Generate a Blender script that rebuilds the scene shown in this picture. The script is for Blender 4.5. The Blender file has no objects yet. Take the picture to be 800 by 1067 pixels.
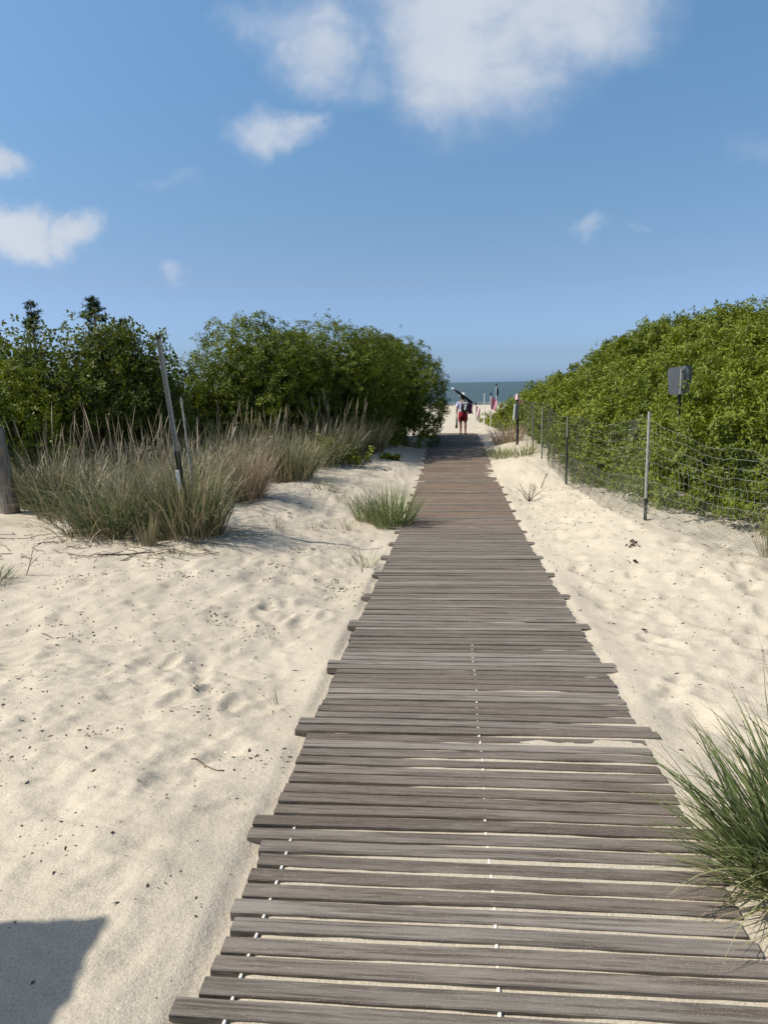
import bpy, math, random
import numpy as np
from mathutils import Vector

rng = np.random.default_rng(7)
random.seed(7)
sc = bpy.context.scene
col = sc.collection
R = math.radians

# ---------------------------------------------------------------- noise
def _hash(ix, iy, iz, seed):
    h = (ix.astype(np.int64) * 374761393 + iy.astype(np.int64) * 668265263 + iz.astype(np.int64) * 2147483647 + seed * 974634777)
    h = (h ^ (h >> 13)) * 1274126177
    h = h ^ (h >> 16)
    return (h & 0xFFFFFF).astype(np.float64) / 0xFFFFFF

def vnoise(x, y, z=None, seed=0):
    if z is None:
        z = np.zeros_like(x)
    ix, iy, iz = np.floor(x), np.floor(y), np.floor(z)
    fx, fy, fz = x - ix, y - iy, z - iz
    fx, fy, fz = [f * f * f * (f * (f * 6 - 15) + 10) for f in (fx, fy, fz)]
    out = 0
    for a in (0, 1):
        for b in (0, 1):
            for c in (0, 1):
                w = (fx if a else 1 - fx) * (fy if b else 1 - fy) * (fz if c else 1 - fz)
                out = out + w * _hash(ix + a, iy + b, iz + c, seed)
    return out * 2 - 1

def fbm(x, y, z=None, seed=0, octs=4, gain=.5):
    s, a = 0, 1.0
    for o in range(octs):
        k = 2.03 ** o
        s = s + a * vnoise(x * k, y * k, None if z is None else z * k, seed + o * 13)
        a *= gain
    return s

def sstep(a, b, x):
    t = np.clip((x - a) / (b - a), 0, 1)
    return t * t * (3 - 2 * t)

# ---------------------------------------------------------------- mesh helpers
def link(o, parent=None):
    col.objects.link(o)
    if parent is not None:
        o.parent = parent
    return o

def mk(name, V, faces, mat, parent=None, loc=(0, 0, 0), attrs=None, smooth=False):
    """one mesh object out of arrays; V are world points when loc is given as the base, they are stored relative to it"""
    V = np.asarray(V, dtype=np.float64)
    me = bpy.data.meshes.new(name)
    faces = [np.asarray(f, dtype=np.int32) for f in faces if len(f)]
    nl = sum(f.size for f in faces)
    npoly = sum(len(f) for f in faces)
    me.vertices.add(len(V))
    me.vertices.foreach_set('co', V.astype(np.float32).ravel())
    me.loops.add(nl)
    me.loops.foreach_set('vertex_index', np.concatenate([f.ravel() for f in faces]))
    me.polygons.add(npoly)
    starts, totals, k = [], [], 0
    for f in faces:
        n, m = f.shape
        starts.append(k + np.arange(n) * m)
        totals.append(np.full(n, m))
        k += n * m
    me.polygons.foreach_set('loop_start', np.concatenate(starts).astype(np.int32))
    me.polygons.foreach_set('loop_total', np.concatenate(totals).astype(np.int32))
    me.polygons.foreach_set('use_smooth', np.full(npoly, bool(smooth)))
    me.update(calc_edges=True)
    for an, (dom, vals) in (attrs or {}).items():
        at = me.attributes.new(an, 'FLOAT', dom)
        at.data.foreach_set('value', np.asarray(vals, dtype=np.float32))
    me.validate()
    me.materials.append(mat)
    o = bpy.data.objects.new(name, me)
    o.location = loc
    return link(o, parent)

class MB:
    """collects simple shapes for ONE mesh"""
    def __init__(s):
        s.v, s.q, s.t, s.n = [], [], [], 0
    def add(s, v, q=(), t=()):
        v = np.asarray(v, float).reshape(-1, 3)
        if len(q): s.q.append(np.asarray(q) + s.n)
        if len(t): s.t.append(np.asarray(t) + s.n)
        s.v.append(v); s.n += len(v)
    def box(s, c, d, rot=None, bev=.0):
        hx, hy, hz = [k / 2 for k in d]
        if bev:
            b = min(bev, hx * .8, hy * .8, hz * .8)
            pts = []
            for zz, k in ((-hz, b), (-hz + b, 0), (hz - b, 0), (hz, b)):
                X, Y = hx - k, hy - k
                pts += [(-X + b, -Y, zz), (X - b, -Y, zz), (X, -Y + b, zz), (X, Y - b, zz), (X - b, Y, zz), (-X + b, Y, zz), (-X, Y - b, zz), (-X, -Y + b, zz)]
            v = np.array(pts)
            q = []
            for L in range(3):
                for i in range(8):
                    a = L * 8 + i; b2 = L * 8 + (i + 1) % 8
                    q.append((a, b2, b2 + 8, a + 8))
            for L, rv in ((0, True), (24, False)):
                f = [(L, L + 1, L + 2, L + 3), (L, L + 3, L + 4, L + 7), (L + 4, L + 5, L + 6, L + 7)]
                q += [tuple(reversed(k)) for k in f] if rv else f
        else:
            v = np.array([(x, y, z) for z in (-hz, hz) for x, y in ((-hx, -hy), (hx, -hy), (hx, hy), (-hx, hy))])
            q = [(3, 2, 1, 0), (4, 5, 6, 7), (0, 1, 5, 4), (1, 2, 6, 5), (2, 3, 7, 6), (3, 0, 4, 7)]
        if rot is not None:
            v = v @ np.array(rot).T
        s.add(v + np.array(c), q)
    def tube(s, pts, rad, sides=8, cap=True):
        pts = np.asarray(pts, float); n = len(pts)
        rad = np.full(n, rad) if np.isscalar(rad) else np.asarray(rad, float)
        tan = np.gradient(pts, axis=0)
        tan /= np.linalg.norm(tan, axis=1)[:, None] + 1e-12
        ref = np.array([0, 0, 1.]) if abs(tan[0][2]) < .9 else np.array([1., 0, 0])
        u = np.cross(tan, ref); u /= np.linalg.norm(u, axis=1)[:, None] + 1e-12
        w = np.cross(tan, u)
        a = np.arange(sides) * 2 * np.pi / sides
        v = pts[:, None, :] + rad[:, None, None] * (np.cos(a)[None, :, None] * u[:, None, :] + np.sin(a)[None, :, None] * w[:, None, :])
        v = v.reshape(-1, 3)
        q = [(i * sides + j, (i + 1) * sides + j, (i + 1) * sides + (j + 1) % sides, i * sides + (j + 1) % sides) for i in range(n - 1) for j in range(sides)]
        t = []
        if cap:
            v = np.vstack([v, pts[0], pts[-1]])
            b0, b1 = n * sides, n * sides + 1
            t += [(b0, j, (j + 1) % sides) for j in range(sides)]
            t += [(b1, (n - 1) * sides + (j + 1) % sides, (n - 1) * sides + j) for j in range(sides)]
        s.add(v, q, t)
    def grid(s, P):
        P = np.asarray(P, float); a, b, _ = P.shape
        i = np.arange(a - 1)[:, None] * b + np.arange(b - 1)[None, :]
        s.add(P.reshape(-1, 3), np.stack([i, i + 1, i + b + 1, i + b], -1).reshape(-1, 4))
    def build(s, name, mat, parent=None, loc=(0, 0, 0), smooth=False, attrs=None):
        V = np.vstack(s.v)
        fs = []
        if s.q: fs.append(np.vstack(s.q))
        if s.t: fs.append(np.vstack(s.t))
        return mk(name, V, fs, mat, parent, loc, attrs, smooth)

def tag(o, label=None, cat=None, group=None, kind=None):
    if label: o['label'] = label
    if cat: o['category'] = cat
    if group: o['group'] = group
    if kind: o['kind'] = kind
    return o

def thing(name, label, cat, loc=(0, 0, 0), rz=0, group=None):
    o = bpy.data.objects.new(name, None)
    o.empty_display_size = .1
    o.location = loc; o.rotation_euler = (0, 0, rz)
    link(o)
    return tag(o, label, cat, group)

def rotm(rx, ry, rz):
    cx, sx, cy, sy, cz, sz = math.cos(rx), math.sin(rx), math.cos(ry), math.sin(ry), math.cos(rz), math.sin(rz)
    X = np.array([[1, 0, 0], [0, cx, -sx], [0, sx, cx]]); Y = np.array([[cy, 0, sy], [0, 1, 0], [-sy, 0, cy]]); Z = np.array([[cz, -sz, 0], [sz, cz, 0], [0, 0, 1]])
    return Z @ Y @ X

# ---------------------------------------------------------------- materials
class NT:
    def __init__(s, tree):
        s.t = tree; tree.nodes.clear()
    def n(s, kind, ins=None, **props):
        nd = s.t.nodes.new(kind)
        for k, v in props.items():
            setattr(nd, k, v)
        for k, v in (ins or {}).items():
            s.set(nd.inputs[k], v)
        return nd
    def set(s, sock, v):
        if isinstance(v, bpy.types.NodeSocket):
            s.t.links.new(v, sock)
        elif isinstance(v, bpy.types.Node):
            s.t.links.new(v.outputs[0], sock)
        else:
            if sock.type == 'RGBA' and len(v) == 3:
                v = (*v, 1)
            sock.default_value = v
    def math(s, op, a, b=0., c=0., clamp=False):
        nd = s.t.nodes.new('ShaderNodeMath'); nd.operation = op; nd.use_clamp = clamp
        for i, k in enumerate((a, b, c)):
            s.set(nd.inputs[i], k)
        return nd.outputs[0]
    def vmath(s, op, a, b=(0, 0, 0)):
        nd = s.t.nodes.new('ShaderNodeVectorMath'); nd.operation = op
        s.set(nd.inputs[0], a); s.set(nd.inputs[1], b)
        return nd.outputs['Value'] if op in ('LENGTH', 'DOT_PRODUCT', 'DISTANCE') else nd.outputs[0]
    def ramp(s, fac, stops, interp='LINEAR'):
        nd = s.t.nodes.new('ShaderNodeValToRGB'); cr = nd.color_ramp; cr.interpolation = interp
        while len(cr.elements) < len(stops): cr.elements.new(.5)
        for e, (p, c) in zip(cr.elements, stops):
            e.position = p
            e.color = (c, c, c, 1) if np.isscalar(c) else (*c, 1)
        s.set(nd.inputs[0], fac)
        return nd.outputs[0]
    def mix(s, fac, a, b, mode='MIX'):
        nd = s.t.nodes.new('ShaderNodeMix'); nd.data_type = 'RGBA'; nd.blend_type = mode
        s.set(nd.inputs[0], fac); s.set(nd.inputs[6], a); s.set(nd.inputs[7], b)
        return nd.outputs[2]
    def noise(s, vec, scale, detail=3, rough=.5, dist=0., out=0):
        nd = s.n('ShaderNodeTexNoise', {'Vector': vec, 'Scale': scale, 'Detail': detail, 'Roughness': rough, 'Distortion': dist})
        return nd.outputs[out]
    def bump(s, h, strength, dist, normal=None):
        nd = s.n('ShaderNodeBump', {'Height': h, 'Strength': strength, 'Distance': dist})
        if normal is not None: s.set(nd.inputs['Normal'], normal)
        return nd.outputs[0]

def material(name, fn):
    m = bpy.data.materials.new(name); m.use_nodes = True
    t = NT(m.node_tree)
    out = t.n('ShaderNodeOutputMaterial')
    sh = fn(t)
    t.t.links.new(sh, out.inputs[0])
    return m

def obj_co(t):
    return t.n('ShaderNodeTexCoord').outputs['Object']
def attr(t, name):
    return t.n('ShaderNodeAttribute', attribute_name=name).outputs['Fac']
def pbsdf(t, **k):
    names = {'base': 'Base Color', 'rough': 'Roughness', 'normal': 'Normal', 'metal': 'Metallic', 'spec': 'Specular IOR Level'}
    return t.n('ShaderNodeBsdfPrincipled', {names[a]: b for a, b in k.items()}).outputs[0]

def m_sand(t):
    co = obj_co(t)
    big = t.noise(co, .9, 3, .55)
    mid = t.noise(co, 14, 4, .6)
    fine = t.noise(co, 420, 2, .7)
    grit = t.noise(co, 135, 3, .75)
    lump_ = t.noise(co, 32, 3, .6)
    c = t.mix(t.ramp(big, [(.35, 0), (.65, 1)]), (.448, .399, .310), (.502, .450, .357))
    c = t.mix(t.ramp(mid, [(.3, 0), (.7, 1)]), c, t.mix(.5, c, (.43, .375, .285)))
    c = t.mix(t.ramp(grit, [(.34, .72), (.5, 0)]), c, (.30, .26, .195))
    c = t.mix(t.ramp(grit, [(.54, 0), (.68, .5)]), c, (.60, .54, .43))
    c = t.mix(t.ramp(fine, [(.28, .8), (.42, 0)]), c, (.20, .16, .115))
    c = t.mix(t.ramp(fine, [(.62, 0), (.74, .5)]), c, (.74, .66, .53))
    # the damp strip at the water line
    y = t.n('ShaderNodeSeparateXYZ', {0: co}).outputs[1]
    wet = t.n('ShaderNodeMapRange', {'Value': t.math('ADD', y, t.math('MULTIPLY', t.noise(co, .05, 3), 14)), 'From Min': 99., 'From Max': 106., 'To Min': 0., 'To Max': 1.}).outputs[0]
    c = t.mix(wet, c, (.17, .135, .095))
    h = t.math('ADD', t.math('MULTIPLY', lump_, .9), t.math('ADD', t.math('MULTIPLY', grit, .55), t.math('MULTIPLY', fine, .2)))
    nrm = t.bump(h, .6, .012)
    return pbsdf(t, base=c, rough=.92, normal=nrm, spec=.15)

def m_board(t):
    co = obj_co(t)
    rnd = attr(t, 'rnd')
    off = t.n('ShaderNodeCombineXYZ', {0: t.math('MULTIPLY', rnd, 37.), 1: t.math('MULTIPLY', rnd, 91.), 2: t.math('MULTIPLY', rnd, 13.)})
    p = t.vmath('ADD', co, off)
    g = t.vmath('MULTIPLY', p, (2.6, 80., 60.))
    g2 = t.vmath('MULTIPLY', p, (14., 330., 160.))
    grain = t.noise(g, 1., 4, .6, .3)
    fineg = t.noise(g2, 1., 3, .6)
    blot = t.noise(t.vmath('MULTIPLY', p, (2.2, 9., 9.)), 1., 4, .6)
    knot = t.noise(t.vmath('MULTIPLY', p, (7., 26., 26.)), 1., 2, .5)
    tone = t.ramp(rnd, [(0, (.096, .082, .068)), (.25, (.162, .147, .127)), (.5, (.122, .108, .092)), (.8, (.182, .168, .148)), (1, (.230, .214, .190))])
    red = attr(t, 'red')
    tone = t.mix(red, tone, (.20, .130, .086))
    c = t.mix(t.ramp(grain, [(.36, .85), (.56, 0)]), tone, (.062, .050, .040))
    c = t.mix(t.ramp(fineg, [(.50, 0), (.72, .38)]), c, (.31, .28, .24))
    c = t.mix(t.ramp(blot, [(.54, 0), (.70, .30)]), c, (.27, .24, .205))
    c = t.mix(t.ramp(knot, [(.70, 0), (.80, .6)]), c, (.07, .052, .04))
    # dry sand dusted over the boards
    dust = t.noise(t.vmath('ADD', co, (3, 7, 1)), 260., 2, .7)
    c = t.mix(t.ramp(dust, [(.61, 0), (.70, .6)]), c, (.45, .37, .27))
    h = t.math('ADD', t.math('MULTIPLY', grain, .6), t.math('MULTIPLY', fineg, .5))
    return pbsdf(t, base=c, rough=.88, normal=t.bump(h, .7, .004), spec=.12)

def m_leaf(c_lo, c_mid, c_hi, rough=.42, trans=.28, spec=.4):
    def f(t):
        a = attr(t, 'tint')
        c = t.ramp(a, [(0, c_lo), (.55, c_mid), (1, c_hi)])
        p = pbsdf(t, base=c, rough=rough, spec=spec)
        tr = t.n('ShaderNodeBsdfTranslucent', {0: t.mix(.5, c, (c_hi[0] * 1.5, c_hi[1] * 1.5, c_hi[2] * .6))}).outputs[0]
        return t.n('ShaderNodeMixShader', {0: trans, 1: p, 2: tr}).outputs[0]
    return f

def m_blade(stops, trans=.2, dry_tip=(.42, .34, .22), tip_amt=.5):
    def f(t):
        a = attr(t, 'tint'); al = attr(t, 'along')
        c = t.ramp(a, stops)
        c = t.mix(t.math('MULTIPLY', t.ramp(al, [(.6, 0), (1, 1)]), tip_amt), c, dry_tip)
        c = t.mix(t.ramp(al, [(0, .6), (.18, 0)]), c, (.27, .21, .13))
        p = pbsdf(t, base=c, rough=.5, spec=.3)
        tr = t.n('ShaderNodeBsdfTranslucent', {0: c}).outputs[0]
        return t.n('ShaderNodeMixShader', {0: trans, 1: p, 2: tr}).outputs[0]
    return f

def m_plain(c, rough=.6, metal=0., var=.25, scale=30, spec=.4, c2=None, bump=.15):
    def f(t):
        co = obj_co(t)
        n = t.noise(co, scale, 4, .6)
        c_ = t.mix(t.ramp(n, [(.3, 0), (.7, 1)]), tuple(k * (1 - var) for k in c), c2 or tuple(min(1, k * (1 + var * .6)) for k in c))
        return pbsdf(t, base=c_, rough=rough, metal=metal, spec=spec, normal=t.bump(n, bump, .003))
    return f

def m_post_wood(t):
    co = obj_co(t)
    g = t.noise(t.vmath('MULTIPLY', co, (30, 30, 2.2)), 1., 5, .6, .4)
    f = t.noise(t.vmath('MULTIPLY', co, (120, 120, 5)), 1., 3, .6)
    b = t.noise(co, 7., 4, .6)
    c = t.mix(t.ramp(g, [(.35, 1), (.6, 0)]), (.27, .245, .21), (.075, .062, .05))
    c = t.mix(t.ramp(b, [(.5, 0), (.7, .6)]), c, (.26, .18, .11))
    c = t.mix(t.ramp(f, [(.6, 0), (.75, .5)]), c, (.36, .34, .3))
    return pbsdf(t, base=c, rough=.85, spec=.2, normal=t.bump(t.math('ADD', g, f), .7, .012))

def m_sea(t):
    co = obj_co(t)
    v = t.vmath('MULTIPLY', co, (.10, .45, 1))
    w1 = t.noise(v, .35, 4, .6, .5)
    w2 = t.noise(t.vmath('MULTIPLY', co, (.5, 2.2, 1)), 1.0, 4, .65, .3)
    band = t.noise(t.vmath('MULTIPLY', co, (.002, .02, 1)), 1., 3, .5)
    c = t.mix(t.ramp(band, [(.35, 0), (.65, 1)]), (.030, .056, .052), (.040, .068, .062))
    h = t.math('ADD', t.math('MULTIPLY', w1, 1.2), t.math('MULTIPLY', w2, .35))
    y = t.n('ShaderNodeSeparateXYZ', {0: co}).outputs[1]
    # broken surf along the edge
    ed = t.n('ShaderNodeMapRange', {'Value': t.math('ADD', y, t.math('MULTIPLY', t.noise(co, .06, 3), 16)), 'From Min': 108., 'From Max': 132., 'To Min': 1., 'To Max': 0.}).outputs[0]
    foam = t.math('MULTIPLY', t.ramp(t.noise(t.vmath('MULTIPLY', co, (.25, 1., 1)), .8, 4, .7), [(.52, 0), (.62, 1)]), ed)
    c = t.mix(foam, c, (.7, .72, .72))
    return pbsdf(t, base=c, rough=.38, normal=t.bump(h, 1., .9), spec=.25)

M = {}
M['sand'] = material('dry sand', m_sand)
M['board'] = material('weathered grey board', m_board)
M['sea'] = material('grey green sea water', m_sea)
M['bay'] = material('glossy bayberry leaf', m_leaf((.034, .054, .006), (.124, .158, .010), (.215, .245, .022), .50, .18, .25))
M['bay_dark'] = material('dark bayberry leaf', m_leaf((.026, .042, .006), (.098, .132, .010), (.195, .222, .020), .52, .20, .22))
M['oak'] = material('broad tree leaf', m_leaf((.030, .044, .010), (.074, .100, .016), (.150, .180, .032), .55, .25, .22))
M['cedar'] = material('cedar spray', m_leaf((.012, .028, .013), (.022, .046, .020), (.05, .08, .035), .6, .12, .2))
G_GREEN = [(0, (.044, .072, .022)), (.4, (.092, .125, .042)), (.66, (.15, .165, .072)), (.82, (.27, .225, .13)), (1, (.46, .37, .24))]
G_FRESH = [(0, (.066, .105, .026)), (.5, (.185, .230, .080)), (.82, (.24, .27, .12)), (.92, (.34, .29, .15)), (1, (.40, .31, .18))]
G_TAN = [(0, (.16, .14, .075)), (.35, (.27, .20, .125)), (.7, (.36, .27, .185)), (1, (.47, .38, .26))]
G_STALK = [(0, (.15, .125, .085)), (.5, (.23, .195, .14)), (1, (.36, .31, .225))]
M['g_green'] = material('blue green dune grass', m_blade(G_GREEN))
M['g_fresh'] = material('fresh green dune grass', m_blade(G_FRESH, .32, tip_amt=.25))
M['g_tan'] = material('tan bunch grass', m_blade(G_TAN))
M['g_stalk'] = material('dry seed stalk', m_blade(G_STALK, .15))
M['bark'] = material('grey brown bark', m_plain((.11, .085, .065), .9, 0, .45, 25, .1, bump=.8))
M['twig'] = material('dead twig', m_plain((.13, .10, .075), .9, 0, .4, 40, .1))
M['post_wood'] = material('weathered post wood', m_post_wood)
M['steel'] = material('dull galvanised steel', m_plain((.29, .29, .265), .65, .1, .3, 40, .25))
M['dark_steel'] = material('dark painted steel', m_plain((.025, .03, .027), .6, .1, .4, 40, .4))
M['wire'] = material('green grey fence wire', m_plain((.185, .20, .16), .6, .1, .3, 4, .2))
M['wire2'] = material('grey chicken wire', m_plain((.17, .165, .135), .65, .1, .25, 4, .25))
M['sign_back'] = material('bare sign back', m_plain((.20, .21, .22), .55, .2, .15, 12, .4))
M['white_paint'] = material('worn white paint', m_plain((.72, .71, .67), .6, 0, .12, 20, .4))
M['cord'] = material('white cord', m_plain((.62, .60, .54), .8, 0, .25, 60, .2))
M['debris'] = material('dark plant crumbs', m_leaf((.035, .027, .02), (.08, .06, .045), (.16, .12, .08), .9, .0, .1))
M['shell'] = material('bleached shell', m_plain((.72, .68, .62), .6, 0, .15, 60, .3))
M['skin'] = material('tanned skin', m_plain((.30, .165, .105), .6, 0, .12, 20, .35))
M['hair'] = material('dark hair', m_plain((.03, .02, .015), .6, 0, .3, 60, .3))
M['red_cloth'] = material('dark red cotton', m_plain((.26, .022, .030), .85, 0, .25, 30, .2))
def m_shirt(t):
    co = obj_co(t)
    n = t.noise(co, 16, 2, .5)
    return pbsdf(t, base=t.ramp(n, [(.42, (.56, .58, .74)), (.5, (.14, .15, .36)), (.58, (.62, .64, .76))]), rough=.85, spec=.2)
M['shirt'] = material('blue and white print cloth', m_shirt)
M['black_cloth'] = material('black nylon', m_plain((.014, .014, .017), .7, 0, .3, 60, .3))
M['grey_cloth'] = material('grey nylon', m_plain((.09, .09, .10), .75, 0, .3, 60, .3))
M['white_cloth'] = material('white canvas', m_plain((.74, .73, .70), .85, 0, .1, 60, .2))
M['plum_cloth'] = material('plum cloth', m_plain((.14, .035, .12), .85, 0, .25, 40, .2))
M['pink_cloth'] = material('faded pink cloth', m_plain((.66, .29, .36), .85, 0, .2, 14, .2))
M['pale_pink'] = material('pale pink cloth', m_plain((.78, .55, .55), .85, 0, .12, 14, .2))
M['navy_cloth'] = material('navy cloth', m_plain((.045, .055, .10), .85, 0, .25, 20, .2))
M['orange'] = material('faded orange plastic', m_plain((.62, .30, .20), .6, 0, .2, 30, .3))
M['shingle'] = material('brown board siding', m_plain((.16, .12, .09), .85, 0, .3, 8, .2))

# ---------------------------------------------------------------- the lie of the land
SLOPE, X0, HALF = .094, .088, .76
_wy = np.linspace(-60, 60, 2401)
_wz = np.interp(_wy, [-60, 3, 4.2, 6.6, 9.6, 13, 16, 19.4, 24, 27.6, 60], [0, 0, -.035, -.15, -.285, -.30, -.255, -.20, -.20, -.26, -.26])
_k = np.ones(41) / 41
_wz = np.convolve(np.pad(_wz, 20, mode='edge'), _k, 'valid')
def walk_z(y): return np.interp(y, _wy, _wz)
def walk_x(y): return X0 + SLOPE * y

def base_z(x, y):
    """smooth ground without the trodden detail"""
    x = np.asarray(x, float); y = np.asarray(y, float)
    s = x - walk_x(y)
    h = walk_z(y)
    left = sstep(.8, 3.0, -s)
    right = sstep(.75, 2.2, s)
    near = sstep(4.0, 6.5, y)
    h = h + left * (np.interp(y, [0, 5, 7.5, 9.8, 13, 16, 22, 30], [0, .05, .20, .30, .32, .30, .30, .0]))
    h = h + right * (np.interp(y, [0, 4.5, 6, 8, 10, 12.5, 15, 18, 24, 30], [0, .06, .17, .28, .26, .13, .22, .24, .2, 0.]))
    h = h + .12 * np.exp(-((x - 2.95) / .55) ** 2 - ((y - 14.5) / 1.6) ** 2) + .10 * np.exp(-((x - .2) / .5) ** 2 - ((y - 17.5) / 2.5) ** 2)
    # hump under the thicket
    h = h + .25 * sstep(3.2, 6.5, s) * sstep(2, 8, y) * (1 - sstep(24, 34, y))
    h = h + sstep(27.5, 29.5, y) * (1 - sstep(29.5, 36, y)) * .03
    far = sstep(27.5, 34, y)
    h2 = -.26 - (np.clip(y, 27.5, 400) - 27.5) * .0155
    return h * (1 - far) + h2 * far

def ground_z(x, y):
    return float(base_z(np.array([x]), np.array([y]))[0])

def axis(lo, hi, step, grow, mx, far):
    a = [lo]
    while a[-1] < hi: a.append(a[-1] + step)
    s = step
    while a[-1] < far:
        s = min(s * grow, mx); a.append(a[-1] + s)
    b = [a[0]]; s = step
    while b[-1] > -far:
        s = min(s * grow, mx); b.append(b[-1] - s)
    return np.array(b[::-1][:-1] + a)

def build_ground():
    xs = axis(-1.8, 2.6, .02, 1.022, 60, 420)
    ys = [1.1]
    while ys[-1] < 4.2: ys.append(ys[-1] + .018)
    s = .018
    while ys[-1] < 112:
        s = min(s * 1.0125, .8); ys.append(ys[-1] + s)
    pre = [1.1]; s = .03
    while pre[-1] > -120:
        s = min(s * 1.12, 12); pre.append(pre[-1] - s)
    ys = np.array(pre[::-1][:-1] + ys + [118, 130, 160, 260])
    X, Y = np.meshgrid(xs, ys)
    Z = base_z(X, Y)
    s = X - walk_x(Y)
    a = np.abs(s)
    off = sstep(.74, 1.15, a)                   # 0 beneath the boards
    d = off * (1 - .6 * sstep(40, 90, Y)) * (1 - .65 * np.exp(-((X + 1.15) / .6) ** 2 - ((Y - 1.85) / .45) ** 2))
    Z += d * (.045 * fbm(X * .55, Y * .55, seed=3, octs=3) + .020 * fbm(X * 2.1, Y * 2.1, seed=5, octs=3))
    Z += d * sstep(30, 8, Y) * (.011 * (1 - 2 * np.abs(fbm(X * 3.6, Y * 4.2, seed=9, octs=2))) + .0085 * fbm(X * 7, Y * 8, seed=21, octs=4, gain=.55))
    Z += d * sstep(9, 4, Y) * .0032 * fbm(X * 17, Y * 17, seed=23, octs=2)
    rip = sstep(.05, .45, fbm(X * .7, Y * .7, seed=91, octs=2)) * sstep(11, 6, Y) * off * (s < -1.0)
    Z += rip * .0028 * np.sin((Y * .9 + X * .42 + .05 * fbm(X * 3, Y * 3, seed=92, octs=2)) * 2 * np.pi / .075)
    # trodden prints
    D = np.zeros_like(Z)
    r2 = np.random.default_rng(11)
    def print_at(px, py, ang, L, W, dep):
        i0, i1 = np.searchsorted(xs, [px - .5, px + .5]); j0, j1 = np.searchsorted(ys, [py - .5, py + .5])
        if i1 - i0 < 3 or j1 - j0 < 3: return
        dx = X[j0:j1, i0:i1] - px; dy = Y[j0:j1, i0:i1] - py
        u = dx * math.cos(ang) + dy * math.sin(ang); v = -dx * math.sin(ang) + dy * math.cos(ang)
        rr = np.sqrt((u / L) ** 2 + (v / W) ** 2)
        D[j0:j1, i0:i1] += -dep * (1 + .5 * vnoise(X[j0:j1, i0:i1] * 14, Y[j0:j1, i0:i1] * 14, seed=77)) * np.exp(-rr ** 4 * 1.2) + dep * .35 * np.exp(-((rr - 1.5) / .4) ** 2)
    for k in range(800):
        side = r2.random() < .52
        py = 1.2 + r2.random() ** 1.3 * 15
        px = walk_x(py) + ((.95 + r2.random() * (1.9 + .1 * py)) if side else -(.95 + r2.random() * 3.9))
        print_at(px, py, math.pi / 2 + r2.normal(0, .6), .10 + r2.random() * .05, .045 + r2.random() * .03, .004 + r2.random() * (.017 if side else .008))
    for (px, py, a_) in ((-.98, 3.82, 1.2), (-1.12, 3.70, 1.1), (-.80, 3.66, 1.5), (-1.32, 4.3, 1.3), (-.62, 2.62, .5), (-.72, 5.2, 1.4), (-.45, 5.25, 1.5)):
        print_at(px, py, a_, .10, .045, .018)
    Z += D * off
    # wind ripples by the plant at the side
    rp = np.exp(-((X + 2.0) / .55) ** 2 - ((Y - 4.3) / .45) ** 2)
    Z += rp * .006 * np.sin((Y * 1.0 - X * .35 + .1 * fbm(X * 2, Y * 2, seed=4, octs=2)) * 2 * np.pi / .085)
    # sand that lies between and beside the boards
    n1 = fbm(X * 2.6, Y * 5.5, seed=31, octs=3)
    n2 = fbm(X * 7, Y * 30, seed=37, octs=2)
    fill = -.0085 + .0040 * n1 + .0022 * n2 - .012 * sstep(3.0, 4.6, Y) * (1 - sstep(-.1, .5, n1) * .8) - .004 * sstep(.1, -.5, s)
    endl = sstep(-.64, -.70, s)
    fill = fill - .022 * endl * (1 - sstep(4, 9, Y))
    lip = np.where(s < 0, -.017, -.005) + np.where(s < 0, .009, .006) * fbm(X * 1.7, Y * 1.7, seed=41, octs=2)
    k = sstep(.78, .86, a)
    inner = 1 - sstep(.8, 1.5, a)
    fill = np.minimum(fill, -.0055)
    lip = np.minimum(lip, -.004)
    Z += inner * (fill * (1 - k) + lip * k) * (1 - sstep(27.3, 27.9, Y))
    # sand drifts over the last boards
    Z += .03 * sstep(26.5, 27.5, Y) * (1 - sstep(27.6, 29, Y)) * sstep(.35, .75, a) * (a < 1.2)
    ny, nx = Z.shape
    idx = np.arange(ny - 1)[:, None] * nx + np.arange(nx - 1)[None, :]
    q = np.stack([idx, idx + 1, idx + nx + 1, idx + nx], -1).reshape(-1, 4)
    o = mk('ground', np.stack([X, Y, Z], -1).reshape(-1, 3), [q], M['sand'], smooth=True)
    tag(o, 'pale dry beach sand with footprints on both sides of the boardwalk', 'sand', kind='structure')
    def h(x, y):
        i = np.clip(np.searchsorted(xs, x), 1, nx - 1); j = np.clip(np.searchsorted(ys, y), 1, ny - 1)
        fx = (x - xs[i - 1]) / (xs[i] - xs[i - 1]); fy = (y - ys[j - 1]) / (ys[j] - ys[j - 1])
        return (Z[j - 1, i - 1] * (1 - fx) + Z[j - 1, i] * fx) * (1 - fy) + (Z[j, i - 1] * (1 - fx) + Z[j, i] * fx) * fy
    return h
gz = build_ground()
def G(x, y): return float(gz(np.array([x]), np.array([y]))[0])

sea_mb = MB()
sx = np.array([-30000, -6000, -1200, -300, -80, 0, 80, 300, 1200, 6000, 30000.])
sy = np.array([96, 120, 160, 240, 400, 800, 2000, 6000, 20000, 50000.])
SX, SY = np.meshgrid(sx, sy)
sea_mb.grid(np.stack([SX, SY, np.full_like(SX, -1.47)], -1))
tag(sea_mb.build('sea', M['sea']), 'grey green ocean reaching the horizon beyond the beach', 'sea', kind='structure')

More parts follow.
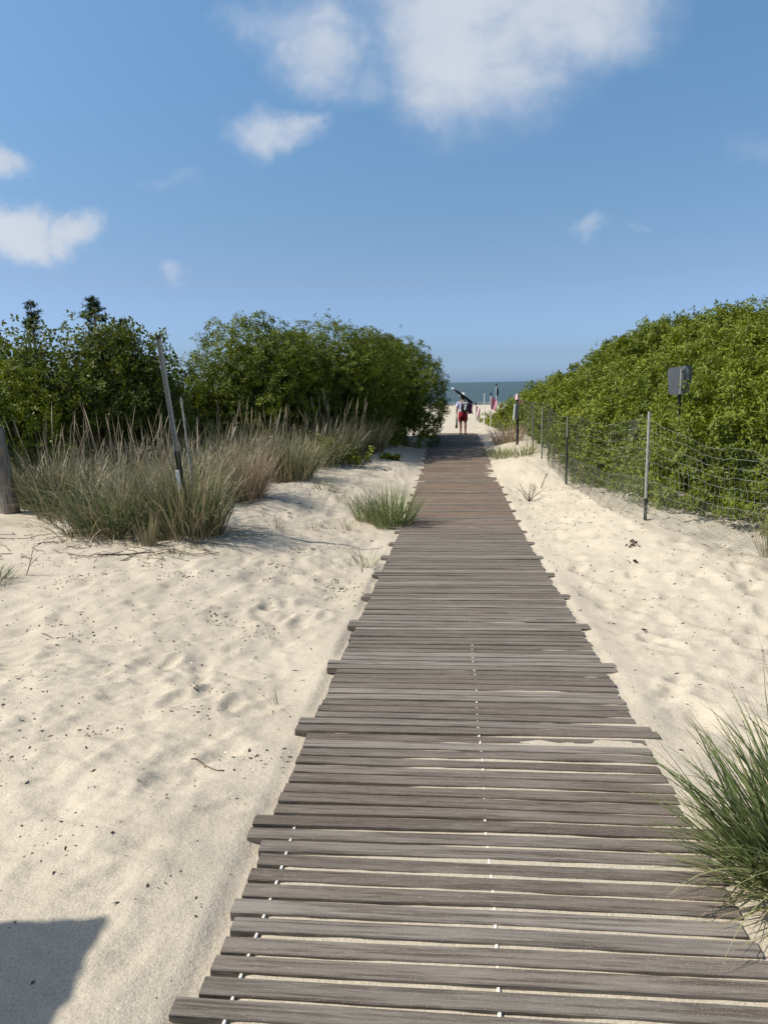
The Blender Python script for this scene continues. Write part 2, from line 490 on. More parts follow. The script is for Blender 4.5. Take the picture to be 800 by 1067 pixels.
# ---------------------------------------------------------------- boardwalk
PITCH, BW, BT = .0768, .0592, .036
walk = thing('boardwalk', 'long weathered grey boardwalk of cross boards leading over the sand to the beach', 'boardwalk', (walk_x(1.6), 1.6, 0), -math.atan(SLOPE))
br = np.random.default_rng(5)
cosA = math.cos(math.atan(SLOPE))
def board_verts(k, long_end):
    """one slat in its own frame: x along the slat, origin at its middle, top near z = 0"""
    n = 9
    le = HALF + br.normal(0, .0035) + (.066 if long_end else 0)
    re = HALF + br.normal(0, .0035) + (.066 if long_end else 0)
    t = np.linspace(-le, re, n)
    w = BW / 2 + br.normal(0, .0009)
    c = .003
    ring = np.array([(-w + c, 0), (w - c, 0), (w, -c), (w, -BT + c), (w - c, -BT), (-w + c, -BT), (-w, -BT + c), (-w, -c)])
    bow = br.normal(0, .0016); tw = br.normal(0, .012); ph = br.random() * 6
    V = []
    for x in t:
        yy = bow * (1 - (x / HALF) ** 2) * 1.5 + .0012 * math.sin(x * 4 + ph)
        zz = br.normal(0, .0004) + .0015 * math.sin(x * 2.3 + ph * 2)
        a = tw * x / HALF
        for (p, q_) in ring:
            V.append((x, yy + p * math.cos(a) - q_ * math.sin(a), zz + p * math.sin(a) + q_ * math.cos(a)))
    Q = []
    for i in range(n - 1):
        for j in range(8):
            a_, b_ = i * 8 + j, i * 8 + (j + 1) % 8
            Q.append((a_, a_ + 8, b_ + 8, b_))
    for s0, rv in ((0, 0), ((n - 1) * 8, 1)):
        f = [(s0, s0 + 1, s0 + 2, s0 + 7), (s0 + 7, s0 + 2, s0 + 3, s0 + 6), (s0 + 6, s0 + 3, s0 + 4, s0 + 5)]
        Q += [tuple(reversed(z)) for z in f] if rv else f
    return np.array(V), np.array(Q)

farV, farQ, farR, farD, nV = [], [], [], [], 0
y = 1.305; k = 0
ang = -math.atan(SLOPE)
while y < 27.55:
    long_end = ((k - 3) % 11) in (0, 1)
    V, Q = board_verts(k, long_end)
    z = float(walk_z(np.array([y]))[0])
    dz = (float(walk_z(np.array([y + .05]))[0]) - float(walk_z(np.array([y - .05]))[0])) / .1
    yaw = br.normal(0, .0035)
    tilt = math.atan(dz) + br.normal(0, .012)
    rm = rotm(tilt, br.normal(0, .0015), yaw)
    loc = np.array([(walk_x(y) - walk_x(1.6)) * cosA - (y - 1.6) * math.sin(-ang) + br.normal(0, .008), (y - 1.6) / cosA, z + br.normal(0, .0016)])
    loc[0] = br.normal(0, .004)
    rnd = br.random()
    red = float(np.clip((sstep(8.5, 10.5, np.array(y)) * (1 - sstep(16, 21, np.array(y))) * .65 + .12) * (1 if br.random() < .75 else .25) * (.6 + .8 * br.random()), 0, .8))
    VW = V @ rm.T
    if 1.4 < y and k < 101:
        mk('board', VW, [Q], M['board'], walk, tuple(loc), {'rnd': ('FACE', np.full(len(Q), rnd)), 'red': ('FACE', np.full(len(Q), red))})
    else:
        farV.append(VW + loc); farQ.append(Q + nV); nV += len(V); farR.append(np.full(len(Q), rnd)); farD.append(np.full(len(Q), red))
    y += PITCH + br.normal(0, .0012); k += 1
fb = mk('board', np.vstack(farV), [np.vstack(farQ)], M['board'], walk, (0, 0, 0), {'rnd': ('FACE', np.concatenate(farR)), 'red': ('FACE', np.concatenate(farD))})
fb['kind'] = 'stuff'
for xo in (-.665, 0.03):
    mb = MB()
    ys_ = np.linspace(1.37, 27.4, 400)
    zz = walk_z(ys_) - .0095 - (.014 * sstep(2.2, 2.9, ys_) if xo < -.1 else .004 * sstep(4, 6, ys_))
    mb.tube(np.stack([xo + .004 * np.sin(ys_ * 7 + xo), (ys_ - 1.6) / cosA, zz], -1), .0058, 6)
    mb.build('cord', M['cord'], walk)

# ---------------------------------------------------------------- grass
def blades(base, az, length, lean, curl, width, seg=6, prof='blade', twist=.6, rg=rng):
    n = len(base)
    t = np.linspace(0, 1, seg + 1)
    P = np.zeros((n, seg + 1, 3)); P[:, 0] = base
    dl = length[:, None] / seg
    sway = rg.normal(0, .10, (n, 1))
    for i in range(seg):
        tm = (i + .5) / seg
        a = lean + curl * tm ** 1.6
        azz = az + sway[:, 0] * tm * 3
        step = np.stack([np.sin(a) * np.cos(azz), np.sin(a) * np.sin(azz), np.cos(a)], -1) * dl
        P[:, i + 1] = P[:, i] + step
    if prof == 'blade':
        w = np.clip(1.0 - t ** 2.2, .04, 1) * (0.65 + .35 * np.minimum(1, t * 4))
    elif prof == 'stalk':
        w = np.where(t < .72, .34, np.clip(1.0 - np.abs((t - .86) / .15) ** 2, .12, 1) * 1.0)
    tw = az + np.pi / 2 + rg.normal(0, twist, n)
    side = np.stack([np.cos(tw), np.sin(tw), rg.normal(0, .15, n)], -1)
    W = side[:, None, :] * (w[None, :, None] * width[:, None, None] * .5)
    V = np.stack([P - W, P + W], 2).reshape(n * (seg + 1) * 2, 3)
    b = np.arange(n)[:, None] * (seg + 1) * 2 + np.arange(seg)[None, :] * 2
    Q = np.stack([b, b + 1, b + 3, b + 2], -1).reshape(-1, 4)
    along = np.tile(np.repeat(t, 2), n)
    return V, Q, along

def tuft_arrays(cx, cy, n, r, h, lean=(.05, .55), curl=(.1, 1.0), width=.008, seg=6, prof='blade', tint=(0, 1), rg=rng, ell=(1, 1), az_bias=None):
    rr = np.sqrt(rg.random(n)) * r
    th = rg.random(n) * 2 * np.pi
    x = cx + rr * np.cos(th) * ell[0]; y_ = cy + rr * np.sin(th) * ell[1]
    z = gz(x, y_) - .015
    az = th + rg.normal(0, .6, n)
    if az_bias is not None:
        az = np.where(rg.random(n) < .35, az_bias + rg.normal(0, .5, n), az)
    f = rr / max(r, 1e-6)
    ln = h * (.55 + .55 * rg.random(n)) * (1 - .15 * f)
    le = (lean[0] + (lean[1] - lean[0]) * (f * .7 + .3 * rg.random(n)))
    cu = curl[0] + (curl[1] - curl[0]) * rg.random(n) ** 1.5
    V, Q, al = blades(np.stack([x, y_, z], -1), az, ln, le, cu, width * (.6 + .7 * rg.random(n)), seg, prof, rg=rg)
    ti = np.repeat(tint[0] + (tint[1] - tint[0]) * rg.random(n), seg)
    return V, Q, al, ti

def join(parts):
    V, Q, al, ti, n = [], [], [], [], 0
    for v, q, a, t in parts:
        V.append(v); Q.append(q + n); al.append(a); ti.append(t); n += len(v)
    return np.vstack(V), np.vstack(Q), np.concatenate(al), np.concatenate(ti)

def grass_obj(name, parts, mat, parent=None, base=(0, 0, 0)):
    V, Q, al, ti = join(parts)
    V = V - np.array(base) if parent is None else V - np.array(parent.location)
    return mk(name, V, [Q], mat, parent, base if parent is None else (0, 0, 0), {'tint': ('FACE', ti), 'along': ('POINT', al)})

def clump(label, cx, cy, spec, stalks=None, mat='g_green', name='dune_grass', group=None, cat='grass clump'):
    b = (cx, cy, G(cx, cy))
    if not stalks:
        o = grass_obj(name, spec, M[mat], None, b)
        return tag(o, label, cat, group, 'thing')
    t = thing(name, label, cat, b, 0, group)
    grass_obj('blades', spec, M[mat], t)
    grass_obj('seed_stalks', stalks, M['g_stalk'], t)
    t['kind'] = 'thing'
    return t

T = tuft_arrays
# the near clump of fresh blades that leans over the boards
clump('large fresh green grass clump spilling onto the near edge of the boardwalk', 1.40, 2.17,
      [T(1.36, 2.17, 360, .20, .58, (.05, .85), (.0, 1.0), .0125, 8, tint=(0, .90)),
       T(1.29, 2.12, 150, .18, .54, (.4, 1.15), (.1, .7), .0095, 8, tint=(.1, .95), az_bias=math.pi),
       T(1.55, 2.32, 280, .22, .60, (.05, .7), (.0, 1.0), .0125, 8, tint=(0, .9)),
       T(1.34, 2.08, 200, .18, .34, (.2, 1.2), (.1, 1.2), .007, 7, tint=(.2, 1)),
       T(1.26, 2.10, 130, .12, .50, (.3, 1.2), (.0, .9), .007, 8, tint=(.0, .9), az_bias=2.6),
       T(1.30, 2.05, 110, .16, .42, (.8, 1.4), (.1, .8), .006, 7, tint=(.84, 1), az_bias=math.pi),
       T(1.42, 2.15, 40, .2, .62, (.2, .9), (1.2, 2.8), .008, 9, tint=(.5, 1)),
       T(1.44, 2.2, 9, .16, .95, (.08, .5), (.0, .15), .007, 7, tint=(.1, .7))], mat='g_fresh')
clump('round green grass tuft growing against the far edge of the boardwalk on its own', .06, 9.85,
      [T(.10, 9.85, 420, .26, .74, (.05, .75), (.0, .7), .009, 5, tint=(0, .9)),
       T(-.22, 9.95, 150, .16, .56, (.1, .7), (.0, .6), .008, 5, tint=(.1, .95)),
       T(-.03, 9.55, 60, .07, .26, (.1, .7), (.0, .6), .007, 4, tint=(.3, .95))], mat='g_fresh')
# clumps on the bank
clump('tall shaggy blue green grass clump beside the bare sand, next to the wooden post side', -2.95, 8.15,
      [T(-2.95, 8.10, 430, .40, 1.05, (.05, .65), (.05, 1.9), .012, 6, tint=(0, 1)),
       T(-3.15, 7.98, 110, .36, .85, (.2, .8), (.3, 1.3), .009, 6, tint=(.0, .8)),
       T(-2.8, 7.95, 190, .45, .5, (.6, 1.45), (.1, 1.2), .008, 5, tint=(.62, 1)),
       T(-3.1, 7.9, 60, .4, .95, (.2, .8), (1.2, 2.6), .011, 7, tint=(.3, 1))],
      [T(-2.95, 8.25, 14, .40, 1.50, (.0, .22), (-.05, .35), .013, 8, 'stalk')])
clump('tall grass clump with brown stems standing round the foot of the leaning metal stake', -2.08, 7.85,
      [T(-2.08, 7.82, 420, .34, 1.08, (.03, .5), (.0, 1.0), .012, 6, tint=(.0, 1)),
       T(-2.02, 7.72, 150, .30, .95, (.05, .5), (.0, .6), .009, 6, tint=(.6, 1)),
       T(-1.95, 7.75, 170, .42, .45, (.6, 1.45), (.1, 1.2), .008, 5, tint=(.6, 1)),
       T(-2.1, 7.8, 60, .38, 1.0, (.1, .6), (1.2, 2.6), .011, 7, tint=(.3, 1))],
      [T(-2.15, 8.0, 16, .36, 1.42, (.0, .22), (-.05, .3), .013, 8, 'stalk')])
clump('grey green grass clump filling the middle between the two tall front clumps', -2.5, 8.45,
      [T(-2.5, 8.45, 470, .42, 1.0, (.04, .6), (.05, 1.4), .012, 6, tint=(.1, 1))],
      [T(-2.5, 8.5, 12, .42, 1.45, (.0, .22), (-.05, .3), .013, 8, 'stalk')])
clump('ragged grass clump wedged between the wooden post and the shaggy front clump', -3.95, 9.35,
      [T(-3.95, 9.35, 430, .42, .95, (.04, .7), (.05, 1.9), .013, 6, tint=(.0, .95)),
       T(-3.9, 9.1, 140, .5, .45, (.7, 1.5), (.0, 1.0), .009, 5, tint=(.6, 1))],
      [T(-3.95, 9.45, 22, .42, 1.35, (.0, .25), (-.05, .4), .014, 8, 'stalk')])
clump('grass clump right beside and behind the wooden post', -4.55, 10.1,
      [T(-4.55, 10.1, 430, .45, 1.0, (.04, .7), (.05, 1.7), .013, 6, tint=(.0, .95))],
      [T(-4.55, 10.2, 22, .45, 1.4, (.0, .25), (-.05, .4), .014, 8, 'stalk')])
clump('tan and pinkish bunch grass with fanned out dry blades', -1.92, 10.35,
      [T(-1.92, 10.35, 600, .22, .95, (.05, .62), (.0, .45), .008, 6, tint=(.1, 1)),
       T(-1.85, 10.2, 180, .18, .6, (.3, 1.0), (.0, .4), .008, 5, tint=(.2, 1))], mat='g_tan')
clump('green clump between the leaning stake and the tan bunch grass', -2.45, 10.0,
      [T(-2.45, 10.0, 520, .36, .82, (.04, .7), (.05, 1.5), .009, 6, tint=(0, .8))],
      [T(-2.5, 10.2, 26, .42, 1.2, (.0, .3), (-.05, .45), .014, 8, 'stalk')])
clump('thick grey green clump with dry tops right behind the tan bunch grass', -1.65, 12.9,
      [T(-1.65, 12.9, 620, .42, 1.05, (.03, .55), (.0, 1.1), .010, 6, tint=(.05, .9)),
       T(-1.6, 12.7, 160, .4, .8, (.2, .7), (.0, .5), .010, 6, tint=(.7, 1))],
      [T(-1.7, 13.0, 26, .45, 1.42, (.0, .25), (-.05, .3), .015, 8, 'stalk')])
clump('grey grass clump with tall dry stalks in front of the wide dark shrub', -.95, 16.1,
      [T(-.95, 16.1, 520, .5, 1.0, (.03, .5), (.0, .9), .012, 6, tint=(.15, 1))],
      [T(-1.0, 16.2, 26, .5, 1.5, (.0, .22), (-.05, .3), .016, 8, 'stalk')])
clump('small brown grass clump at the tip of the grassy bank, closest to the boardwalk', -.25, 17.2,
      [T(-.25, 17.2, 330, .28, .95, (.05, .5), (.0, .5), .012, 6, tint=(.45, 1))])
clump('short pale dry grass sprout at the sandy foot of the tall clumps', -2.40, 7.38,
      [T(-2.40, 7.38, 70, .06, .42, (.03, .4), (.0, .35), .007, 5, tint=(.6, 1))])
clump('tiny yellow green sprout in bare sand below the leaning stake', -2.0, 6.93,
      [T(-2.0, 6.93, 55, .16, .17, (.2, 1.0), (.0, .6), .006, 4, tint=(.3, .95))])
clump('low green grass sprout on open sand by the thick grey green clump', -.95, 12.05,
      [T(-.95, 12.05, 90, .2, .24, (.2, 1.0), (.0, .6), .009, 4, tint=(.1, .95))])
for (x_, y_, h_, lab) in ((-.62, 10.9, .34, 'thin upright sprig of grass standing alone behind the round green tuft'),
                          (-.45, 9.35, .22, 'thin short sprig of grass just this side of the round green tuft'),
                          (-1.25, 8.55, .26, 'sparse sprig in the sand right of the tall clump shadow'),
                          (-.85, 8.9, .20, 'tiny dark sprig in open sand midway to the round tuft')):
    clump(lab, x_, y_, [T(x_, y_, 22, .07, h_, (.1, .7), (.0, .5), .006, 5, tint=(.3, 1))])
clump('sparse yellow green sprig close to the protruding board ends', -.20, 7.2,
      [T(-.20, 7.2, 40, .12, .30, (.1, .9), (.0, .6), .006, 5, tint=(.1, .9)), T(-.42, 7.0, 16, .12, .2, (.2, 1.), (.0, .6), .005, 5, tint=(.2, .9))], mat='g_fresh')
clump('two bladed sprig lying almost flat on open sand', -.57, 3.62,
      [T(-.57, 3.62, 9, .03, .16, (.5, 1.25), (.0, .3), .006, 5, tint=(.1, .95))], mat='g_fresh')
clump('low dark tuft hugging the sand at the picture edge below the wooden post', -3.42, 6.12,
      [T(-3.42, 6.12, 170, .22, .30, (.3, 1.2), (.1, .8), .007, 5, tint=(0, .8))])
clump('grass clump beside the sand ripples, mostly beyond the picture edge', -2.95, 4.2,
      [T(-2.95, 4.2, 160, .14, .62, (.05, .5), (.0, .7), .009, 5, tint=(0, .8))])
clump('dry weed with thin stems at the foot of the near fence panel', 3.24, 6.12,
      [T(3.24, 6.12, 60, .07, .50, (.02, .45), (.0, .4), .006, 6, tint=(.5, 1))])
# sandy verge at the far side of the walk
def verge(label, x_, y_, n, r, h, mat='g_green', tint=(.1, 1), ell=(1, 1), st=None):
    clump(label, x_, y_, [T(x_, y_, n, r, h, (.05, .7), (.0, .7), .012, 5, tint=tint, ell=ell)], st, mat)
verge('pale green verge grass between the far boardwalk edge and the narrow sign post', 2.82, 18.2, 260, .40, .34, 'g_fresh', (.3, 1), (.8, 2.2))
verge('dry brown grass clump around the foot of the narrow sign post', 3.50, 20.8, 320, .42, .75, 'g_tan', (.0, 1), (.9, 2.0))
verge('sparse green grass below the narrow sign post on the sand bank', 3.18, 16.9, 150, .32, .45, 'g_fresh', (.2, 1), (.8, 1.6))
verge('dry grass clump under the dark end of the thicket', 4.35, 25.5, 260, .5, .55, 'g_green', (.3, 1), (.8, 2.0))

# background grass nobody could count
def mass():
    rg = np.random.default_rng(77)
    pts = []
    while len(pts) < 1050:
        x_ = rg.uniform(-8.2, -.2); y_ = rg.uniform(8.6, 17.5)
        front = np.interp(x_, [-8, -4.8, -3.4, -2.6, -1.6, -.6, -.2], [9.6, 9.7, 8.7, 9.0, 12.2, 15.8, 17.])
        back = np.interp(x_, [-8, -4, -2.6, -1.2, -.2], [14.5, 15.8, 16.2, 17.2, 18.4])
        if front + .15 < y_ < back: pts.append((x_, y_))
    parts, st = [], []
    for (x_, y_) in pts:
        tn = rg.random()
        lo, hi = (.0, .9) if tn < .55 else ((.35, 1.) if tn < .86 else (.75, 1.))
        k_ = float(vnoise(np.array([x_ * 1.1]), np.array([y_ * 1.1]), seed=5)[0])
        if k_ < -.55: continue
        parts.append(T(x_, y_, 12, .20, (.70 + .36 * rg.random()) * (1 + .35 * k_), (.03, .7), (.0, 1.7), .013, 6, tint=(lo, hi), rg=rg))
        if rg.random() < .28:
            st.append(T(x_, y_, 2, .25, 1.05 + .5 * rg.random(), (.0, .30), (-.05, .35), .015, 7, 'stalk', rg=rg))
    t = grass_obj('grass', parts, M['g_green'])
    tag(t, 'mass of grey green dune grass spread over the bank behind the single clumps', 'grass', kind='stuff')
    t2 = grass_obj('seed_grass', st, M['g_stalk'])
    tag(t2, 'thin dry seed stalks rising out of the dune grass mass', 'grass', kind='stuff')
mass()

# ---------------------------------------------------------------- leaves
def sample(V, Tr, n, rg):
    a, b, c = V[Tr[:, 0]], V[Tr[:, 1]], V[Tr[:, 2]]
    cr = np.cross(b - a, c - a); ar = np.linalg.norm(cr, axis=1)
    nm = cr / (ar[:, None] + 1e-12)
    i = rg.choice(len(Tr), n, p=ar / ar.sum())
    u, v = rg.random(n), rg.random(n); f = u + v > 1; u[f], v[f] = 1 - u[f], 1 - v[f]
    return a[i] + u[:, None] * (b - a)[i] + v[:, None] * (c - a)[i], nm[i], ar.sum() / 2

def norm(v): return v / (np.linalg.norm(v, axis=-1, keepdims=True) + 1e-12)

def rosettes(P, N, m, L, rg, wid=.42, spread=(.35, 1.45), up=.5, tint=None, jit=.35):
    n = len(P)
    ax = norm(N + np.array([0, 0, up]) + rg.normal(0, jit, (n, 3)))
    ref = norm(rg.normal(0, 1, (n, 3)))
    u = norm(np.cross(ax, ref)); w = np.cross(ax, u)
    ph = (np.arange(m)[None, :] * 2.4 + rg.random((n, 1)) * 6.28 + rg.normal(0, .25, (n, m)))
    th = spread[0] + (spread[1] - spread[0]) * rg.random((n, m))
    rad = np.cos(ph)[..., None] * u[:, None] + np.sin(ph)[..., None] * w[:, None]
    d = np.cos(th)[..., None] * ax[:, None] + np.sin(th)[..., None] * rad
    ln = L * (.65 + .6 * rg.random((n, m)))
    side = norm(np.cross(d, ax[:, None]) + rg.normal(0, .25, d.shape))
    nn = norm(np.cross(side, d))
    base = P[:, None] - ax[:, None] * (rg.random((n, m)) * L * .9)[..., None] + d * .012
    mid = base + d * (ln * .55)[..., None] + nn * (ln * .03)[..., None]
    hw = (ln * wid * .5)[..., None]
    tip = base + d * ln[..., None] - nn * (ln * .10)[..., None]
    V = np.stack([base, mid + side * hw, tip, mid - side * hw], 2).reshape(-1, 3)
    Q = np.arange(n * m * 4).reshape(-1, 4)
    ti = np.repeat(rg.random(n) if tint is None else tint, m).reshape(n, m) * .55 + .45 * rg.random((n, m))
    return V, Q, ti.ravel()

from mathutils.kdtree import KDTree
def clumped(P, N, rg, spacing=.42, depth=.30):
    """gathers the shoots into rounded bunches with gaps between them; returns points, normals, a tone for each bunch"""
    n = len(P)
    area = n
    order = rg.permutation(n)
    cs = []
    kd = None
    cell = {}
    for i in order:                       # dart throwing on a hash grid
        p = P[i]; key = tuple(np.floor(p / spacing).astype(int)); ok = True
        rad = spacing * (.7 + .5 * ((i * 2654435761) % 1000) / 1000)
        for dx in (-1, 0, 1):
            for dy in (-1, 0, 1):
                for dz in (-1, 0, 1):
                    for q in cell.get((key[0] + dx, key[1] + dy, key[2] + dz), ()):
                        if ((p - q) ** 2).sum() < rad * rad: ok = False; break
                    if not ok: break
                if not ok: break
            if not ok: break
        if ok: cell.setdefault(key, []).append(p); cs.append(p)
    cs = np.array(cs); m = len(cs)
    kd = KDTree(m)
    for j in range(m): kd.insert(cs[j], j)
    kd.balance()
    sq = np.array([1, 1, 1.25])
    R_ = spacing * .66
    near = np.array([kd.find(P[i])[1] for i in range(n)])
    rel = P - cs[near]
    dist = np.linalg.norm(rel, axis=1)
    size = .65 + .7 * rg.random(m)
    dome = np.clip(1 - (dist / (R_ * 1.05)) ** 2, -.6, 1)
    P2 = P + N * ((dome - .45) * depth * size[near])[:, None]
    N2 = norm(N + rel / R_ * 1.1)
    k = dome > -.12
    return P2[k], N2[k], rg.random(m)[near][k], dome[k]

def crown(name, parts, core, mat, parent, core_tint=.1):
    V, Q, Tt, ti, tc, n = [], [], [], [], [], 0
    for v, q, t in parts:
        V.append(v); Q.append(q + n); ti.append(t); n += len(v)
    for v, tr in core:
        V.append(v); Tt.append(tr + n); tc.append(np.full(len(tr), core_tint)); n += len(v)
    V = np.vstack(V) - np.array(parent.location)
    fs = [np.vstack(Q)] + ([np.vstack(Tt)] if Tt else [])
    return mk(name, V, fs, mat, parent, (0, 0, 0), {'tint': ('FACE', np.concatenate(ti + tc))})

def sphere_dirs(nu=72, nv=44):
    ph = np.linspace(0, 2 * np.pi, nu, endpoint=False); th = np.linspace(.03, np.pi - .03, nv)
    PH, TH = np.meshgrid(ph, th)
    D = np.stack([np.sin(TH) * np.cos(PH), np.sin(TH) * np.sin(PH), np.cos(TH)], -1).reshape(-1, 3)
    tr = []
    for i in range(nv - 1):
        for j in range(nu):
            a, b = i * nu + j, i * nu + (j + 1) % nu
            tr += [(a, a + nu, b), (b, a + nu, b + nu)]
    return D, np.array(tr)
SD, ST = sphere_dirs()

def lump(c, r, p=2.6, seed=0, amp=.22, small=.10):
    a = np.abs(SD / np.array(r)) ** p
    rad = a.sum(1) ** (-1 / p)
    P = SD * rad[:, None]
    W = P + np.array(c)
    dsp = amp * fbm(W[:, 0] * .8, W[:, 1] * .8, W[:, 2] * .8, seed=seed, octs=2) + small * (1 - 2.4 * np.abs(fbm(W[:, 0] * 1.9, W[:, 1] * 1.9, W[:, 2] * 1.9, seed=seed + 7, octs=2)))
    return W + SD * dsp[:, None]

def stems(parent, c, r, h, n, rg, mat='bark', rad=.035, name='stem'):
    mb = MB()
    b = np.array(parent.location)
    for i in range(n):
        a = rg.random() * 6.28; s0 = .25 * rg.random()
        p0 = np.array([s0 * math.cos(a), s0 * math.sin(a), -.08])
        p3 = np.array([c[0] - b[0] + math.cos(a) * r[0] * .6 * rg.random(), c[1] - b[1] + math.sin(a) * r[1] * .6 * rg.random(), h * (.55 + .3 * rg.random())])
        p1 = p0 + (p3 - p0) * .35 + np.array([0, 0, .15]) + rg.normal(0, .08, 3); p2 = p0 + (p3 - p0) * .7 + rg.normal(0, .1, 3)
        mb.tube([p0, p1, p2, p3], [rad, rad * .8, rad * .55, rad * .25], 6)
    mb.build(name, M[mat], parent, smooth=True)

def shrub(label, c, r, h, seed, dens, leaf, mat='bay_dark', m=8, group=None, name='bayberry_shrub', p=2.7):
    rg = np.random.default_rng(seed)
    base = (c[0], c[1], G(c[0], c[1]))
    t = thing(name, label, 'shrub', base, 0, group)
    cz = base[2] + h * .5
    S = lump((c[0], c[1], cz), (r[0], r[1], h * .5), p, seed)
    P, N, A = sample(S, ST, int(dens * 40), rg)
    n = int(dens * A)
    P, N, A = sample(S, ST, n, rg)
    keep = P[:, 2] > base[2] + .02
    P, N = P[keep], N[keep]
    P = P - N * (rg.random(len(P)) ** 1.8 * .24)[:, None] + N * .05
    stray = rg.random(len(P)) < .05
    P[stray] += N[stray] * rg.random((stray.sum(), 1)) * .16 + np.array([0, 0, .06])
    ct = .5 + .5 * fbm(P[:, 0] * 1.3, P[:, 1] * 1.3, P[:, 2] * 1.3, seed=seed + 3, octs=2)
    P, N, cl, dm = clumped(P, N, rg, .58, .56)
    ct = .5 + .5 * fbm(P[:, 0] * 1.3, P[:, 1] * 1.3, P[:, 2] * 1.3, seed=seed + 3, octs=2)
    ct = .55 * ct + .45 * cl
    V, Q, ti = rosettes(P, N, m, leaf, rg, up=.3, wid=.40, spread=(.75, 1.65), jit=.22, tint=np.clip(ct, 0, 1))
    cc = np.array([c[0], c[1], cz])
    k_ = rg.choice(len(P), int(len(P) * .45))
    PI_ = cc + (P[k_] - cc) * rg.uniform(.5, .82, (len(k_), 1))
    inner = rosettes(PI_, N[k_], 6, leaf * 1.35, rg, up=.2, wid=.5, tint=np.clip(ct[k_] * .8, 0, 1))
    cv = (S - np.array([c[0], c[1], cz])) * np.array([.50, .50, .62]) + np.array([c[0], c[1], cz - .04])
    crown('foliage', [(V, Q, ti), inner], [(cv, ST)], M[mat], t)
    stems(t, c, r, h, 6, rg)
    return t

LG = 'rounded shrubs lined up on the grassy bank'
shrub('tall rounded dark green shrub with the highest top, next to the sky gap', (-2.80, 17.2), (1.30, 1.4), 2.86, 101, 125, .072, group=LG, p=2.2)
shrub('wide dark green shrub in the middle of the shrub row behind tall dry stalks', (-1.35, 19.0), (1.75, 1.5), 2.66, 102, 125, .072, group=LG)
shrub('dark green shrub with a flat top between the wide shrub and the walkside shrub', (.25, 21.8), (1.35, 1.6), 2.62, 103, 125, .072, group=LG)
shrub('steep sided dark shrub shading the far end of the boardwalk', (.06, 24.6), (.88, 1.5), 2.92, 104, 120, .078, group=LG, p=3.4)
shrub('low lighter green bush below the cedars at the picture edge', (-6.5, 12.1), (1.1, .8), 1.75, 105, 90, .07, 'bay', group=LG)
shrub('low dark bush filling the gap under the branches beside the leaning stake', (-4.25, 16.4), (1.0, .9), 1.40, 106, 80, .08, group=LG)
shrub('dark shrub half hidden behind the broad leaved trees', (-6.2, 16.2), (2.6, 1.1), 2.0, 107, 60, .09, group=LG)

# broad leaved trees and cedars
def tree(label, base_xy, lobes, seed, leaf=.085, dens=42, m=6, mat='oak', name='broadleaf_tree', extra=()):
    rg = np.random.default_rng(seed)
    b = np.array([base_xy[0], base_xy[1], G(*base_xy)])
    t = thing(name, label, 'tree', tuple(b))
    parts, mb = [], MB()
    fork = np.array([0, 0, .55])
    mb.tube([(0, 0, -.1), (.03, .02, .3), fork], [.11, .09, .075], 8)
    for (lx, ly, lz, r0, rz_) in lobes:
        c = np.array([lx, ly, lz])
        S = lump(c, (r0, r0, rz_), 2.1, seed + int(lx * 10), .16, .12)
        _, _, A = sample(S, ST, 10, rg)
        n = int(dens * A)
        P, N, _ = sample(S, ST, n, rg)
        P = c + (P - c) * (1 - rg.random((n, 1)) ** 1.3 * .75) + rg.normal(0, .05, (n, 3))
        ct = .5 + .6 * fbm(P[:, 0] * 1.6, P[:, 1] * 1.6, P[:, 2] * 1.6, seed=seed, octs=2)
        parts.append(rosettes(P, norm(P - c) * .7, m, leaf, rg, wid=.55, spread=(.6, 1.9), up=.1, tint=np.clip(ct, 0, 1), jit=.6))
        e = c - b
        mb.tube([fork, fork + (e - fork) * .5 + rg.normal(0, .1, 3), e], [.05, .032, .015], 6)
        for _ in range(9):
            d = norm(rg.normal(0, 1, 3)); d[2] = abs(d[2]) * .8
            q = e + d * np.array([r0, r0, rz_]) * (.95 + .12 * rg.random())
            mb.tube([e, (e + q) / 2 + rg.normal(0, .05, 3), q], [.014, .009, .004], 5)
    for (p0, p1, nl) in extra:      # thin leafy branches reaching out into the sky gap
        p0, p1 = np.array(p0), np.array(p1)
        mid = (p0 + p1) / 2 + np.array([0, 0, .12])
        mb.tube([p0 - b, mid - b, p1 - b], [.014, .009, .004], 5)
        s_ = rg.random((nl, 1))
        P = np.where(s_ < .5, p0 + (mid - p0) * s_ * 2, mid + (p1 - mid) * (s_ * 2 - 1)) + rg.normal(0, .07, (nl, 3))
        parts.append(rosettes(P, norm(rg.normal(0, 1, (nl, 3))), 4, leaf, rg, wid=.6, spread=(.5, 2.), up=.0, jit=.6))
    crown('crown', parts, [], M[mat], t)
    mb.build('trunk', M['bark'], t, smooth=True)
    return t
tree('dark broad leaved tree with thin branches reaching past the leaning stake', (-4.9, 14.3),
     [(-5.2, 14.2, 2.15, .85, .75), (-4.5, 14.1, 1.95, .70, .65), (-5.3, 13.6, 1.5, .9, .7), (-4.55, 13.9, 1.25, .75, .65), (-5.0, 14.6, 2.45, .5, .45), (-4.25, 14.4, 1.2, .6, .6)], 201,
     extra=[((-4.4, 14.0, 1.9), (-3.75, 13.9, 2.05), 26), ((-4.4, 14.0, 1.6), (-3.55, 14.0, 1.85), 30), ((-4.3, 14.1, 2.2), (-3.95, 14.0, 2.55), 22), ((-4.6, 14.1, 2.3), (-4.55, 14.0, 2.75), 18), ((-4.3, 14.0, 1.3), (-3.65, 14.0, 1.45), 24)])
